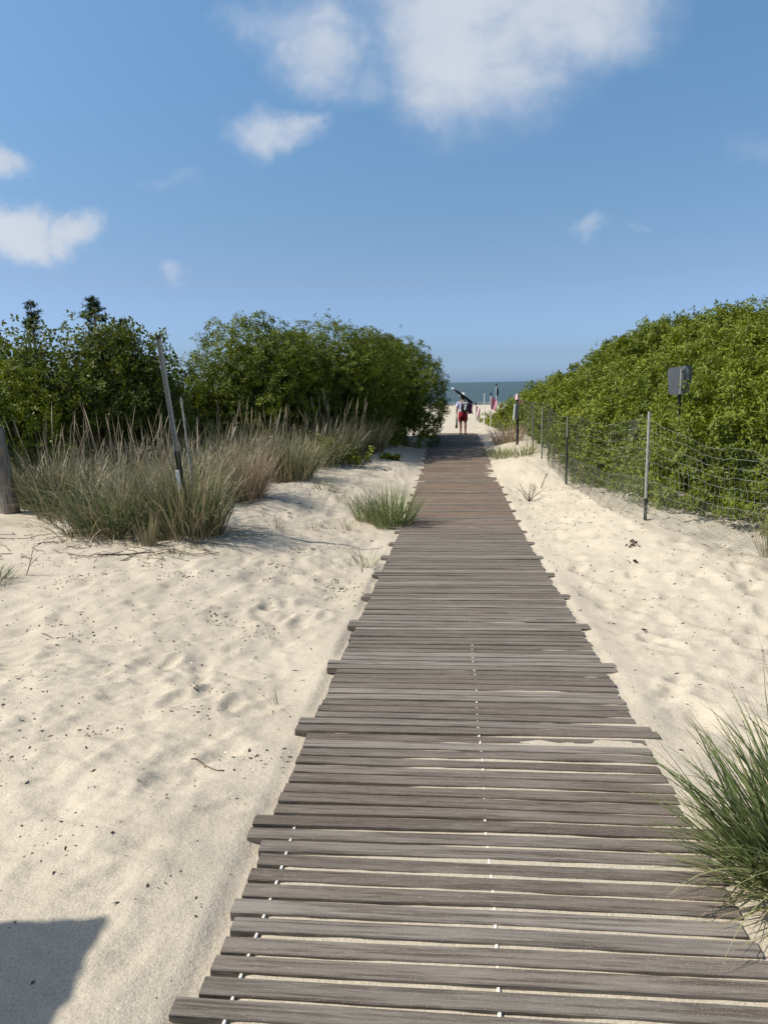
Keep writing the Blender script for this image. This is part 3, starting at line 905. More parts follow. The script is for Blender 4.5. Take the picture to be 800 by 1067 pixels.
tree('dark broad leaved tree under the two cedar tops', (-6.5, 13.9),
     [(-6.3, 13.7, 2.0, .85, .75), (-7.1, 13.8, 1.8, .8, .7), (-6.1, 13.4, 1.35, .8, .65), (-6.9, 13.4, 1.2, .9, .7), (-7.6, 14., 2.2, .7, .6)], 202)

def cedar(label, x, y, top, r, seed, lean=(0, 0)):
    rg = np.random.default_rng(seed)
    b = np.array([x, y, G(x, y)])
    t = thing('cedar_tree', label, 'tree', tuple(b), 0, 'cedars rising behind the broad leaved trees')
    mb = MB(); H = top - b[2]
    tp = np.array([lean[0], lean[1], H])
    mb.tube([(0, 0, -.1), tp * .5 + rg.normal(0, .03, 3), tp], [.09, .05, .008], 7)
    parts = []
    for i in range(95):
        f = .25 + .74 * rg.random() ** 1.1
        a = rg.random() * 6.28
        L = r * (1.02 - f) ** .62 * (.35 + .85 * rg.random()) + .02
        p0 = tp * f
        d = np.array([math.cos(a) * .85, math.sin(a) * .85, .12 + .35 * rg.random()])
        p1 = p0 + d * L; p1[2] -= .05 * L
        mb.tube([p0, (p0 + p1) / 2 + np.array([0, 0, .02]), p1], [.010, .006, .002], 4)
        n = int(7 + 42 * L)
        s_ = (.25 + .78 * rg.random((n, 1)))
        P = b + p0 + (p1 - p0) * s_ + rg.normal(0, .013, (n, 3))
        parts.append(rosettes(P, np.tile(norm(d), (n, 1)), 4, .075, rg, wid=.22, spread=(.15, .9), up=.15, jit=.25, tint=rg.random(n)))
    crown('crown', parts, [], M['cedar'], t)
    mb.build('trunk', M['bark'], t, smooth=True)
cedar('taller cedar with a drooping twin tip above the trees', -5.62, 14.9, 3.36, .85, 301, (.10, 0))
cedar('narrow cedar with a ragged bent spire beside the taller cedar', -6.65, 14.8, 3.26, .60, 302, (-.06, 0))
cedar('lower cedar tip just right of the taller cedar', -5.05, 14.9, 2.92, .70, 303, (.02, 0))

# ---------------------------------------------------------------- the thicket behind the fence
SEEDS = [
    ((4.95, 5.6), 'shrub behind the near end of the fence at the picture edge'),
    ((4.30, 7.9), 'low leafy shrub front behind the sagging near fence panel'),
    ((4.25, 10.4), 'shrub directly behind the tall pale fence post and under the grey sign'),
    ((4.25, 13.2), 'shrub behind the fence between the pale post and the next dark post'),
    ((4.75, 16.8), 'shrub behind the far fence posts'),
    ((5.05, 21.5), 'shrub sloping down behind the narrow sign post'),
    ((5.15, 27.0), 'dark low shrub near the far end of the thicket'),
    ((4.95, 32.0), 'last small dark shrub of the thicket beside the beach flags'),
    ((6.7, 8.6), 'high shrub at the picture edge above the sagging fence panel'),
    ((6.6, 12.0), 'tall bright green shrub on the slope behind the grey sign'),
    ((7.0, 15.6), 'crest shrub forming the highest part of the thicket skyline'),
    ((6.7, 20.5), 'shrub forming the middle of the thicket skyline'),
    ((6.6, 26.0), 'shrub where the thicket skyline drops towards the sea'),
]
SX_ = np.array([s[0][0] for s in SEEDS]); SY_ = np.array([s[0][1] for s in SEEDS])
def thick_h(x, y):
    xf = np.interp(y, [3, 6, 7, 8.1, 10, 12.8, 16, 20, 26, 33], [4.3, 4.0, 3.80, 3.40, 3.28, 3.32, 3.75, 4.15, 4.35, 4.75])
    xf = xf + .14 + .12 * vnoise(y * .9, y * 0, seed=8)
    Ht = np.interp(y, [3, 10, 14, 18, 21, 25, 30, 33, 35.5], [1.8, 2.0, 2.30, 2.46, 2.54, 2.26, 1.64, 1.25, .5])
    s = x - xf
    g = np.interp(s, [-.001, .0, .25, .6, 1.2, 2.2, 3.2, 3.9, 6.5, 9], [0, .16, .30, .41, .59, .80, .95, .98, .93, .35])
    h = Ht * g
    d = np.sqrt((x[..., None] - SX_) ** 2 + ((y[..., None] - SY_) * .85) ** 2)
    ds = np.sort(d, -1)
    h = h - .22 * np.exp(-(ds[..., 1] - ds[..., 0]) / .35) * np.clip(h, 0, 1)
    lum = .34 * (1 - 2.2 * np.abs(fbm(x * .62, y * .62, seed=61, octs=2))) + .12 * (1 - 2.4 * np.abs(fbm(x * 1.75, y * 1.75, seed=62, octs=2)))
    h = h + lum * np.clip(h * 1.2, 0, 1)
    return np.where(s > 0, np.maximum(h, .02), -1), np.argmin(d, -1), s

def thicket():
    rg = np.random.default_rng(909)
    xs = np.arange(3.0, 11.5, .07); ys = np.arange(4.2, 35.4, .07)
    X, Y = np.meshgrid(xs, ys)
    Hh, cell, s = thick_h(X, Y)
    # lean the leafy surface a little outwards to the sun
    Z = base_z(X, Y) + Hh
    ny, nx = X.shape
    S = np.stack([X, Y, Z], -1).reshape(-1, 3)
    i = (np.arange(ny - 1)[:, None] * nx + np.arange(nx - 1)[None, :]).ravel()
    Tr = np.concatenate([np.stack([i, i + 1, i + nx + 1], -1), np.stack([i, i + nx + 1, i + nx], -1)])
    hv = Hh.ravel(); ok = (hv[Tr] > 0).sum(1) >= 1
    Tr = Tr[ok]
    S[:, 2] = np.where(hv < 0, base_z(X, Y).ravel(), S[:, 2])
    cf = cell.ravel()[Tr[:, 0]]
    for k, ((cx, cy), lab) in enumerate(SEEDS):
        tr = Tr[cf == k]
        b = (cx, cy, G(cx, cy))
        t = thing('thicket_shrub', lab, 'shrub', b, 0, 'shrubs of the thicket behind the wire fence')
        dist = cy
        dens = float(np.interp(dist, [5, 10, 16, 25, 33], [235, 205, 140, 85, 65]))
        leaf = float(np.interp(dist, [5, 10, 16, 25, 33], [.060, .066, .084, .108, .12]))
        P, N, A = sample(S, tr, 10, rg)
        n = int(dens * A)
        P, N, _ = sample(S, tr, n, rg)
        P = P - N * (rg.random(n) ** 1.8 * .17)[:, None] + N * .03
        g0 = base_z(P[:, 0], P[:, 1]) + .02
        P[:, 2] = np.maximum(P[:, 2], g0 + .03)
        P, N, cl, dm = clumped(P, N, rg, float(np.interp(dist, [8, 30], [.58, .90])), .68)
        P[:, 2] = np.maximum(P[:, 2], base_z(P[:, 0], P[:, 1]) + .04)
        ct = .5 * (.52 + .55 * fbm(P[:, 0] * 1.2, P[:, 1] * 1.2, P[:, 2] * 1.2, seed=71, octs=2)) + .55 * cl
        ct = ct + (((k * 37) % 11) / 11 - .5) * .30
        a = rosettes(P, N, 8, leaf, rg, up=.25, wid=.40, spread=(.75, 1.65), jit=.22, tint=np.clip(ct, 0, 1))
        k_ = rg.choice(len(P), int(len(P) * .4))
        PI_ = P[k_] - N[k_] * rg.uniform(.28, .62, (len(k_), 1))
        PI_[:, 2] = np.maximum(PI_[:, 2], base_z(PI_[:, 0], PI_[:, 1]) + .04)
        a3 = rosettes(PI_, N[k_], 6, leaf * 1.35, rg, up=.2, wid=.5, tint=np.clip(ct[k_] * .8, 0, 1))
        # shoots that stick out of the surface
        n2 = int(len(P) * .06); j = rg.choice(np.flatnonzero(dm > .35), n2, replace=True)
        a2 = rosettes(P[j] + N[j] * rg.random((n2, 1)) * .10 + np.array([0, 0, 1]) * rg.random((n2, 1)) * .12, N[j], 7, leaf, rg, up=1., tint=np.full(n2, .8))
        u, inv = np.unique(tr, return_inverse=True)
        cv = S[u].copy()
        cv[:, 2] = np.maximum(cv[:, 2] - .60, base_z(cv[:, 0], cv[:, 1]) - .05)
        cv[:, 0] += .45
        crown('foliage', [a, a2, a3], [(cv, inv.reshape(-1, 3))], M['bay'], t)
        hh = max(.3, float(np.median(Hh[cell == k][Hh[cell == k] > 0])))
        stems(t, (cx, cy, 0), (.8, .8), hh, 6, rg)
thicket()

# leafy weeds
def weed(label, x, y, h, n, seed, leaf=.09, spread=.35):
    rg = np.random.default_rng(seed)
    b = np.array([x, y, G(x, y)])
    t = thing('leafy_weed', label, 'plant', tuple(b))
    mb = MB(); parts = []
    for i in range(n):
        a = rg.random() * 6.28; r = spread * math.sqrt(rg.random())
        p1 = np.array([r * math.cos(a) * 1.3, r * math.sin(a), h * (.45 + .6 * rg.random())]); p0 = np.array([p1[0] * .5, p1[1] * .5, -.02])
        mb.tube([p0, (p0 + p1) / 2 + rg.normal(0, .015, 3), p1], [.005, .004, .002], 4)
        P = b + p0 + (p1 - p0) * (.35 + .65 * rg.random((7, 1)))
        parts.append(rosettes(P, np.tile(norm(p1 - p0), (7, 1)), 4, leaf, rg, wid=.4, spread=(.5, 1.5), tint=rg.random(7)))
    crown('leaves', parts, [], M['bay'], t)
    mb.build('stem', M['twig'], t)
weed('upright leafy weed beside the thick grey green clump on open sand', -1.25, 15.0, .62, 22, 401, spread=.28)
weed('low spreading leafy weed on sand next to the upright leafy weed', -.62, 15.2, .38, 22, 402, spread=.42)
weed('low creeping green plant under the shrub row by the sand slope', -.05, 18.2, .26, 20, 403, spread=.45)
weed('small flat creeping plant alone on the sand slope', .12, 16.3, .10, 12, 404, spread=.22)

# bare twiggy seedlings
def twig_plant(label, x, y, h, n, seed, mat='twig'):
    rg = np.random.default_rng(seed)
    mb = MB()
    for i in range(n):
        a = rg.random() * 6.28; l = h * (.5 + .5 * rg.random()); le = .2 + .7 * rg.random()
        p1 = np.array([l * math.sin(le) * math.cos(a), l * math.sin(le) * math.sin(a), l * math.cos(le)])
        mb.tube([(0, 0, -.02), p1 * .5 + rg.normal(0, h * .04, 3), p1], [.004, .003, .0015], 4)
        for _ in range(3):
            q = p1 * (.4 + .5 * rg.random()); e = q + norm(p1 + rg.normal(0, .25 * h, 3)) * l * .35
            mb.tube([q, e], [.002, .001], 3)
    tag(mb.build('dry_twig', M[mat], None, (x, y, G(x, y))), label, 'dry twigs')
twig_plant('bare grey twiggy seedling on the sand between boardwalk and fence', 2.32, 11.75, .36, 14, 501)
twig_plant('single thin bare twig standing near the dark fence post', 2.68, 12.6, .45, 3, 502)
twig_plant('bare branching twigs at the sandy foot of the shaggy blue green clump', -3.3, 7.75, .42, 10, 503)
twig_plant('thin slanting bare twig over the low dark tuft', -3.15, 6.35, .38, 2, 504)

# ---------------------------------------------------------------- crumbs, shells, litter on the sand
def crumbs():
    rg = np.random.default_rng(21)
    n = 4600
    y_ = 1.35 + rg.random(n) ** 1.5 * 11
    left = rg.random(n) < .70
    s = np.where(left, -(.82 + rg.random(n) ** .9 * 4.2), .85 + rg.random(n) * 2.4)
    # drifts of crumbs
    cl = rg.random(n) < .45
    cx = rg.uniform(-4, -.9, 70); cy = 1.4 + rg.random(70) ** 1.3 * 8
    kk = rg.integers(0, 70, n)
    x_ = walk_x(y_) + s
    x_ = np.where(cl & left, walk_x(cy[kk]) + cx[kk] + rg.normal(0, .10, n), x_)
    y_ = np.where(cl & left, cy[kk] + rg.normal(0, .06, n), y_)
    ok = np.abs(x_ - walk_x(y_)) > .80
    x_, y_ = x_[ok], y_[ok]; n = len(x_)
    z_ = gz(x_, y_)
    sz = .0012 + .0042 * rg.random(n) ** 3 + .0006 * y_
    ar = 1 + 2.5 * rg.random(n) ** 2
    a = rg.random(n) * 6.28
    ex = np.stack([np.cos(a), np.sin(a), rg.normal(0, .25, n)], -1) * (sz * ar)[:, None]
    ey = np.stack([-np.sin(a), np.cos(a), rg.normal(0, .25, n)], -1) * sz[:, None] * .8
    c = np.stack([x_, y_, z_ + sz * .25], -1)
    top = c + np.stack([rg.normal(0, .2, n) * sz, rg.normal(0, .2, n) * sz, sz * .8], -1)
    j_ = lambda: .45 + 1.1 * rg.random((n, 1))
    V = np.stack([c + ex * j_() + ey * rg.normal(0, .4, (n, 1)), c + ey * j_(), c - ex * j_() + ey * rg.normal(0, .4, (n, 1)), c - ey * j_(), top], 1).reshape(-1, 3)
    b = np.arange(n)[:, None] * 5
    F = np.stack([b + np.array([0, 1, 4]), b + np.array([1, 2, 4]), b + np.array([2, 3, 4]), b + np.array([3, 0, 4])], 1).reshape(-1, 3)
    tint = np.repeat(rg.random(n), 4)
    o = mk('litter', V, [F], M['debris'], None, (0, 0, 0), {'tint': ('FACE', tint)})
    tag(o, 'scattered dark crumbs of dry plants and bark on the sand', 'litter', kind='stuff')
    # bleached shell chips
    mb = MB()
    for i in range(150):
        y0 = 1.4 + rg.random() ** 1.6 * 6; x0 = walk_x(y0) + (-(.85 + rg.random() * 2.6) if rg.random() < .75 else .9 + rg.random() * 1.3)
        r = .0025 + .006 * rg.random() ** 3
        z0 = G(x0, y0)
        k_ = 7; aa = np.arange(k_) * 2 * np.pi / k_ + rg.random()
        ring = np.stack([x0 + r * np.cos(aa) * (1 + .2 * rg.random(k_)), y0 + r * .8 * np.sin(aa), np.full(k_, z0)], -1)
        mb.add(np.vstack([ring, [(x0, y0, z0 + r * .6)]]), (), [(j, (j + 1) % k_, k_) for j in range(k_)])
    tag(mb.build('shell_litter', M['shell'], smooth=True), 'tiny bleached shell chips lying in the sand', 'shell chips', kind='stuff')
    # dry stems lying below the front clumps
    mb = MB()
    for i in range(130):
        x0 = rg.uniform(-4.6, -1.4); y0 = rg.uniform(6.7, 8.2) if x0 < -1.7 else rg.uniform(7.2, 9.5)
        a = rg.normal(0, .9); l = .08 + .28 * rg.random()
        m_ = 4
        tt = np.linspace(-.5, .5, m_)
        px = x0 + tt * l * math.cos(a); py = y0 + tt * l * math.sin(a)
        pz = gz(px, py) + .004 + .012 * rg.random()
        mb.tube(np.stack([px, py, pz], -1), .0022 + .0015 * rg.random(), 4)
    tag(mb.build('stem_litter', M['twig']), 'thin dry stems lying on the sand below the tall grass', 'dry stems', kind='stuff')
crumbs()
def litter_bit(label, x, y, seed, r=.11, n=16):
    rg = np.random.default_rng(seed)
    P = np.array([x, y, G(x, y) + .012]) + rg.normal(0, 1, (n, 3)) * np.array([r * .5, r * .3, .006])
    V, Q, ti = rosettes(P, rg.normal(0, 1, (n, 3)) * np.array([1, 1, .3]), 3, .055, rg, wid=.5, spread=(.3, 1.6), up=.2)
    b = np.array([x, y, G(x, y)])
    tag(mk('dry_leaves', V - b, [Q], M['debris'], None, tuple(b), {'tint': ('FACE', ti)}), label, 'dry leaves')
litter_bit('dark crumpled scrap of dry leaves on the sand below the pale fence post', 2.40, 7.02, 601, .075, 7)
litter_bit('smaller dark leaf scrap on the sand nearer the boardwalk', 2.28, 6.62, 602, .03, 2)
litter_bit('dark leaf scrap in the sand near the grass clump on the boardwalk edge', 1.72, 4.75, 603, .03, 2)

def stick(label, x0, y0, x1, y1, r):
    t_ = np.linspace(0, 1, 8)
    px = x0 + (x1 - x0) * t_; py = y0 + (y1 - y0) * t_ + .015 * np.sin(t_ * 7)
    mb = MB(); mb.tube(np.stack([px - x0, py - y0, gz(px, py) - G(x0, y0) + r * .6], -1), np.linspace(r, r * .4, 8), 6)
    tag(mb.build('stick', M['twig'], None, (x0, y0, G(x0, y0)), True), label, 'stick')
stick('thin brown stick lying on the sand below the pale dry sprout', -2.75, 6.98, -2.25, 7.12, .009)
stick('short twig lying in the sand beside the near boards', -.86, 3.02, -.70, 2.93, .004)
stick('thin curved stem lying in the sand near the picture edge', -2.3, 4.78, -2.08, 4.62, .004)

# ---------------------------------------------------------------- wooden post and leaning stake
def wooden_post():
    x, y = -4.95, 9.55
    t = thing('wooden_post', 'thick weathered round wooden post at the picture edge beside tall grass', 'post', (x, y, G(x, y)))
    mb = MB()
    zs = np.array([-.25, 0, .2, .45, .7, .95, 1.10, 1.125])
    pts = np.stack([.10 - .085 * zs / 1.1, 0 * zs, zs], -1)
    mb.tube(pts, [.125, .122, .116, .112, .108, .104, .100, .090], 18)
    o = mb.build('shaft', M['post_wood'], t, smooth=False)
    for z in (.42, .78):
        mb = MB(); mb.tube([(.06, -.10, z), (.062, -.125, z)], .008, 8); mb.build('nail_head', M['steel'], t)
wooden_post()

def leaning_stake():
    x, y = -2.14, 8.05
    t = thing('leaning_stake', 'tall grey metal stake leaning out of the grass, with a dark lower part', 'stake', (x, y, G(x, y)))
    b = G(x, y)
    top = np.array([-2.335 - x, 0, 2.12 - b]); bot = np.array([0.03, 0, -.2])
    d = norm(top - bot); side = np.array([1, 0, 0]) - d * d[0]; side = norm(side); nrm = np.cross(side, d)
    def U(f0, f1, w, dep, th):
        """open channel section between two heights along the stake"""
        mb = MB()
        prof = [(-w, dep), (-w, 0), (w, 0), (w, dep), (w - th, dep), (w - th, th), (-w + th, th), (-w + th, dep)]
        P = []
        for f in (f0, f1):
            c = bot + (top - bot) * f
            P.append([c + side * a + nrm * b_ for a, b_ in prof])
        P = np.array(P)
        q = [(j, (j + 1) % 8, 8 + (j + 1) % 8, 8 + j) for j in range(8)]
        ends = [(0, 1, 6, 7), (1, 2, 5, 6), (2, 3, 4, 5)]
        q += [tuple(reversed(e)) for e in ends] + [tuple(k + 8 for k in e) for e in ends]
        mb.add(P.reshape(-1, 3), q)
        return mb
    U(.46, 1.0, .023, .028, .005).build('channel', M['steel'], t)
    U(.0, .47, .024, .045, .006).build('sleeve', M['dark_steel'], t)
    U(.985, 1.004, .025, .030, .006).build('cap', M['dark_steel'], t)
    c = bot + (top - bot) * .33
    mb = MB(); mb.box(tuple(c + np.array([-.025, -.055, 0])), (.045, .008, .24), rotm(0, -.09, 0), .002)
    mb.build('label_plate', M['white_paint'], t)
    mb = MB()
    mb.tube([(-.02, -.05, .4), (-.25, -.02, 1.02)], [.012, .007], 6)
    mb.build('brace', M['post_wood'], t)
    mb = MB(); mb.tube([(.085, .02, .05), (.045, .02, .75), (-.005, .02, 1.45)], [.012, .012, .010], 6)
    mb.build('batten', M['steel'], t)
leaning_stake()

# ---------------------------------------------------------------- wire fence
def fence():
    ln = np.array([(3.62, 3.6), (3.42, 5.0), (3.12, 6.0), (3.02, 6.9), (2.86, 7.95), (2.92, 10), (3.07, 12.4), (3.25, 14.6), (3.42, 16.5), (3.55, 19.2)])
    # arc-length resampling
    sl = np.concatenate([[0], np.cumsum(np.linalg.norm(np.diff(ln, axis=0), axis=1))])
    Ltot = sl[-1]
    def at(s): return np.interp(s, sl, ln[:, 0]), np.interp(s, sl, ln[:, 1])
    t = thing('wire_fence', 'sagging wire mesh fence on thin metal posts along the thicket', 'fence', (2.86, 7.95, 0))
    B = np.array([2.86, 7.95, 0])
    topy = lambda yy: np.interp(yy, [3.6, 5, 6, 6.9, 7.95, 10, 12.4, 16, 19.2], [1.05, 1.02, .90, .93, 1.06, 1.08, 1.10, 1.15, 1.15])
    def P(s, f):
        """point on the net: s along it, f up it (0 bottom .. 1 top)"""
        s = np.asarray(s, float); f = np.asarray(f, float)
        x, y = at(s)
        g = gz(x, y)
        near = np.exp(-((y - 5.9) / .8) ** 2)
        bulge = .05 * np.sin(s * 2.1 + f * 2.5) * f + .16 * near * np.sin(np.pi * f) - .10 * near * f
        bulge = bulge + .006 * np.sin(s * 9 + f * 5)
        flare = -.22 * (1 - sstep(0, .22, f)) * np.exp(-((y - 7.0) / 2.6) ** 2)     # the foot of the net spreads over the sand
        x = x + bulge + flare
        sag = .03 * np.sin(s * 1.7) + .05 * near * np.sin(s * 5)
        hh = topy(y) + sag
        z = np.maximum(gz(x, y) + .006, g + hh * f)
        return np.stack([x, y, z], -1) - B
    mb = MB()
    ss = np.arange(0, Ltot, .06)
    for f in np.linspace(.10, 1, 10):
        jit = .003 * np.sin(ss * 4.1 + f * 40)
        mb.tube(P(ss, np.full_like(ss, f) + jit), .0019, 3, False)
    for s in np.arange(.02, Ltot, .075):
        ff = np.linspace(0.08, 1, 9)
        mb.tube(P(s + .012 * np.sin(ff * 9 + s * 7), ff), .0015, 3, False)
    mb.build('wire_mesh', M['wire'], t)
    mb = MB()
    for s in np.arange(0, Ltot * .72, .036):
        ff = np.linspace(.0, .42, 9)
        for sg in (1, -1):
            mb.tube(P(s + sg * ff * .55, ff), .0008, 3, False)
    mb.build('chicken_wire', M['wire2'], t)
    # posts
    def post(x, y, top, low, r=.017, lean=0.):
        g = G(x, y)
        mb = MB()
        mb.tube([(x, y, g + low - .01), (x + lean * .5, y, (g + top) / 2), (x + lean, y, top)], r, 8)
        pts_x = x + lean
        for z in np.arange(g + low + .12, top, .11):
            mb.box((x + lean * (z - g) / max(.1, top - g) - .0, y - r - .003, z), (.020, .008, .016))
        o = mb.build('post', M['steel' if y < 9 else 'wire'], t, tuple(-B))
        mb = MB()
        mb.tube([(x - lean * .1, y, g - .25), (x, y, g + low)], r * 1.12, 8)
        s = mb.build('lower_shaft', M['dark_steel'], o)
        return o
    post(2.83, 7.95, 1.235, .24, .017)
    post(3.07, 12.42, .985, .80, .015)
    post(3.33, 15.6, 1.05, .02, .018)
    post(3.46, 17.2, 1.10, .02, .018)
    post(3.45, 5.0, 1.15, .42, .018)
fence()

# ---------------------------------------------------------------- signs
def road_sign():
    x, y = 4.13, 10.4
    t = thing('road_sign', 'bare grey backs of two signs on one post rising from the thicket', 'sign', (x, y, G(x, y)), 0)
    b = G(x, y)
    z0 = 1.545 - b
    def panel(cx, cy, cz, w, h, rz, roll=0., th=.004):
        mb = MB()
        c = .045
        pr = [(-w / 2 + c, -h / 2), (w / 2 - c, -h / 2), (w / 2 - c * .3, -h / 2 + c * .3), (w / 2, -h / 2 + c), (w / 2, h / 2 - c), (w / 2 - c * .3, h / 2 - c * .3), (w / 2 - c, h / 2), (-w / 2 + c, h / 2), (-w / 2 + c * .3, h / 2 - c * .3), (-w / 2, h / 2 - c), (-w / 2, -h / 2 + c), (-w / 2 + c * .3, -h / 2 + c * .3)]
        n = len(pr)
        V = [(a, -th / 2, q) for a, q in pr] + [(a, th / 2, q) for a, q in pr] + [(0, -th / 2, 0), (0, th / 2, 0)]
        rm = rotm(0, 0, rz)
        V = np.array(V) @ rotm(0, roll, 0).T @ rm.T + np.array([cx, cy, cz])
        q = [(j, (j + 1) % n, n + (j + 1) % n, n + j) for j in range(n)]
        tt = [(2 * n, (j + 1) % n, j) for j in range(n)] + [(2 * n + 1, n + j, n + (j + 1) % n) for j in range(n)]
        mb.add(V, q, tt)
        return mb
    panel(-.035, .03, z0, .27, .38, -.18, -.09).build('panel', M['sign_back'], t)
    panel(.115, .09, z0 + .075, .25, .27, .75, .03).build('panel', M['sign_back'], t)
    mb = MB()
    mb.box((.0, 0, z0 - .01), (.046, .022, .34), None, .004)
    mb.build('bracket', M['steel'], t)
    mb = MB()
    mb.box((.0, 0.05, (z0 - .25) / 2), (.040, .022, z0 + .05), None, .004)
    mb.build('post', M['dark_steel'], t)
    for z in (z0 - .12, z0 + .12):
        mb = MB(); mb.tube([(0, -.020, z), (0, -.010, z)], .012, 8); mb.build('bolt', M['dark_steel'], t)
road_sign()

def narrow_sign():
    x, y = 3.50, 19.4
    b = G(x, y)
    t = thing('narrow_sign', 'narrow white edged sign on a dark post where the fence ends', 'sign', (x, y, b))
    mb = MB(); mb.tube([(0, 0, -.3), (0, 0, 1.15 - b)], .034, 8); mb.build('post', M['dark_steel'], t)
    mb = MB(); mb.box((-.095, -.035, .80 - b), (.03, .05, .40), rotm(0, .08, 0), .006); mb.build('edge_strip', M['white_paint'], t)
    mb = MB(); mb.box((-.03, -.04, .82 - b), (.11, .03, .40), rotm(0, .08, .3), .006); mb.build('panel', M['sign_back'], t)
    mb = MB(); mb.box((.08, -.03, 1.06 - b), (.15, .05, .09), rotm(0, .15, 0), .02); mb.build('reflector', M['orange'], t)
    mb = MB(); mb.tube([(-.02, -.02, 1.12 - b), (-.02, -.02, 1.26 - b)], [.05, .035], 8); mb.build('cap', M['pale_pink'], t)
narrow_sign()

# ---------------------------------------------------------------- flags on the beach
def cloth(w, h, droop, seed, n=9):
    rg = np.random.default_rng(seed)
    u, v = np.meshgrid(np.linspace(0, 1, n), np.linspace(0, 1, n))
    ph = rg.random() * 6
    X = u * w * (1 - .25 * droop); Y = .05 * np.sin(u * 7 + v * 3 + ph) * (.3 + u); Z = -v * h - droop * w * u ** 1.3 * .9
    mb = MB()
    P = np.stack([X, Y, Z], -1)
    mb.grid(P); mb.grid((P + np.array([0, .006, 0]))[:, ::-1])
    return mb
def flag(label, x, y, top, w, h, mat, droop, seed, r=.018, knob=True, cat='flag', name='beach_flag'):
    b = G(x, y)
    t = thing(name, label, cat, (x, y, b))
    mb = MB(); mb.tube([(0, 0, -.25), (0, 0, top - b)], r, 7); mb.build('pole', M['white_paint'], t)
    if mat:
        m_ = cloth(w, h, droop, seed)
        o = m_.build('cloth', M[mat], t, (0, 0, top - b - .12), True)
    if knob:
        mb = MB(); mb.tube([(0, 0, top - b - .09), (0, 0, top - b - .02), (0, 0, top - b + .03)], [.03, .045, .015], 8); mb.build('knob', M['navy_cloth'], t)
    return t
flag('faded pink flag with a dark knob hanging limp from a thin pole', 4.22, 29.2, 1.15, .26, .48, 'pink_cloth', .6, 1, .014)
flag('small navy flag hanging beside the faded pink flag', 4.70, 31.0, 1.50, .12, .34, 'navy_cloth', .8, 2, .013)
flag('slim bare white pole standing in the beach sand before the sea', 4.03, 29.6, 1.14, 0, 0, None, 0, 3, .016, False, 'pole', 'beach_pole')
flag('pale pink flag drooping low right beside the walking person', 3.66, 29.4, .80, .22, .42, 'pale_pink', .7, 4, .010)

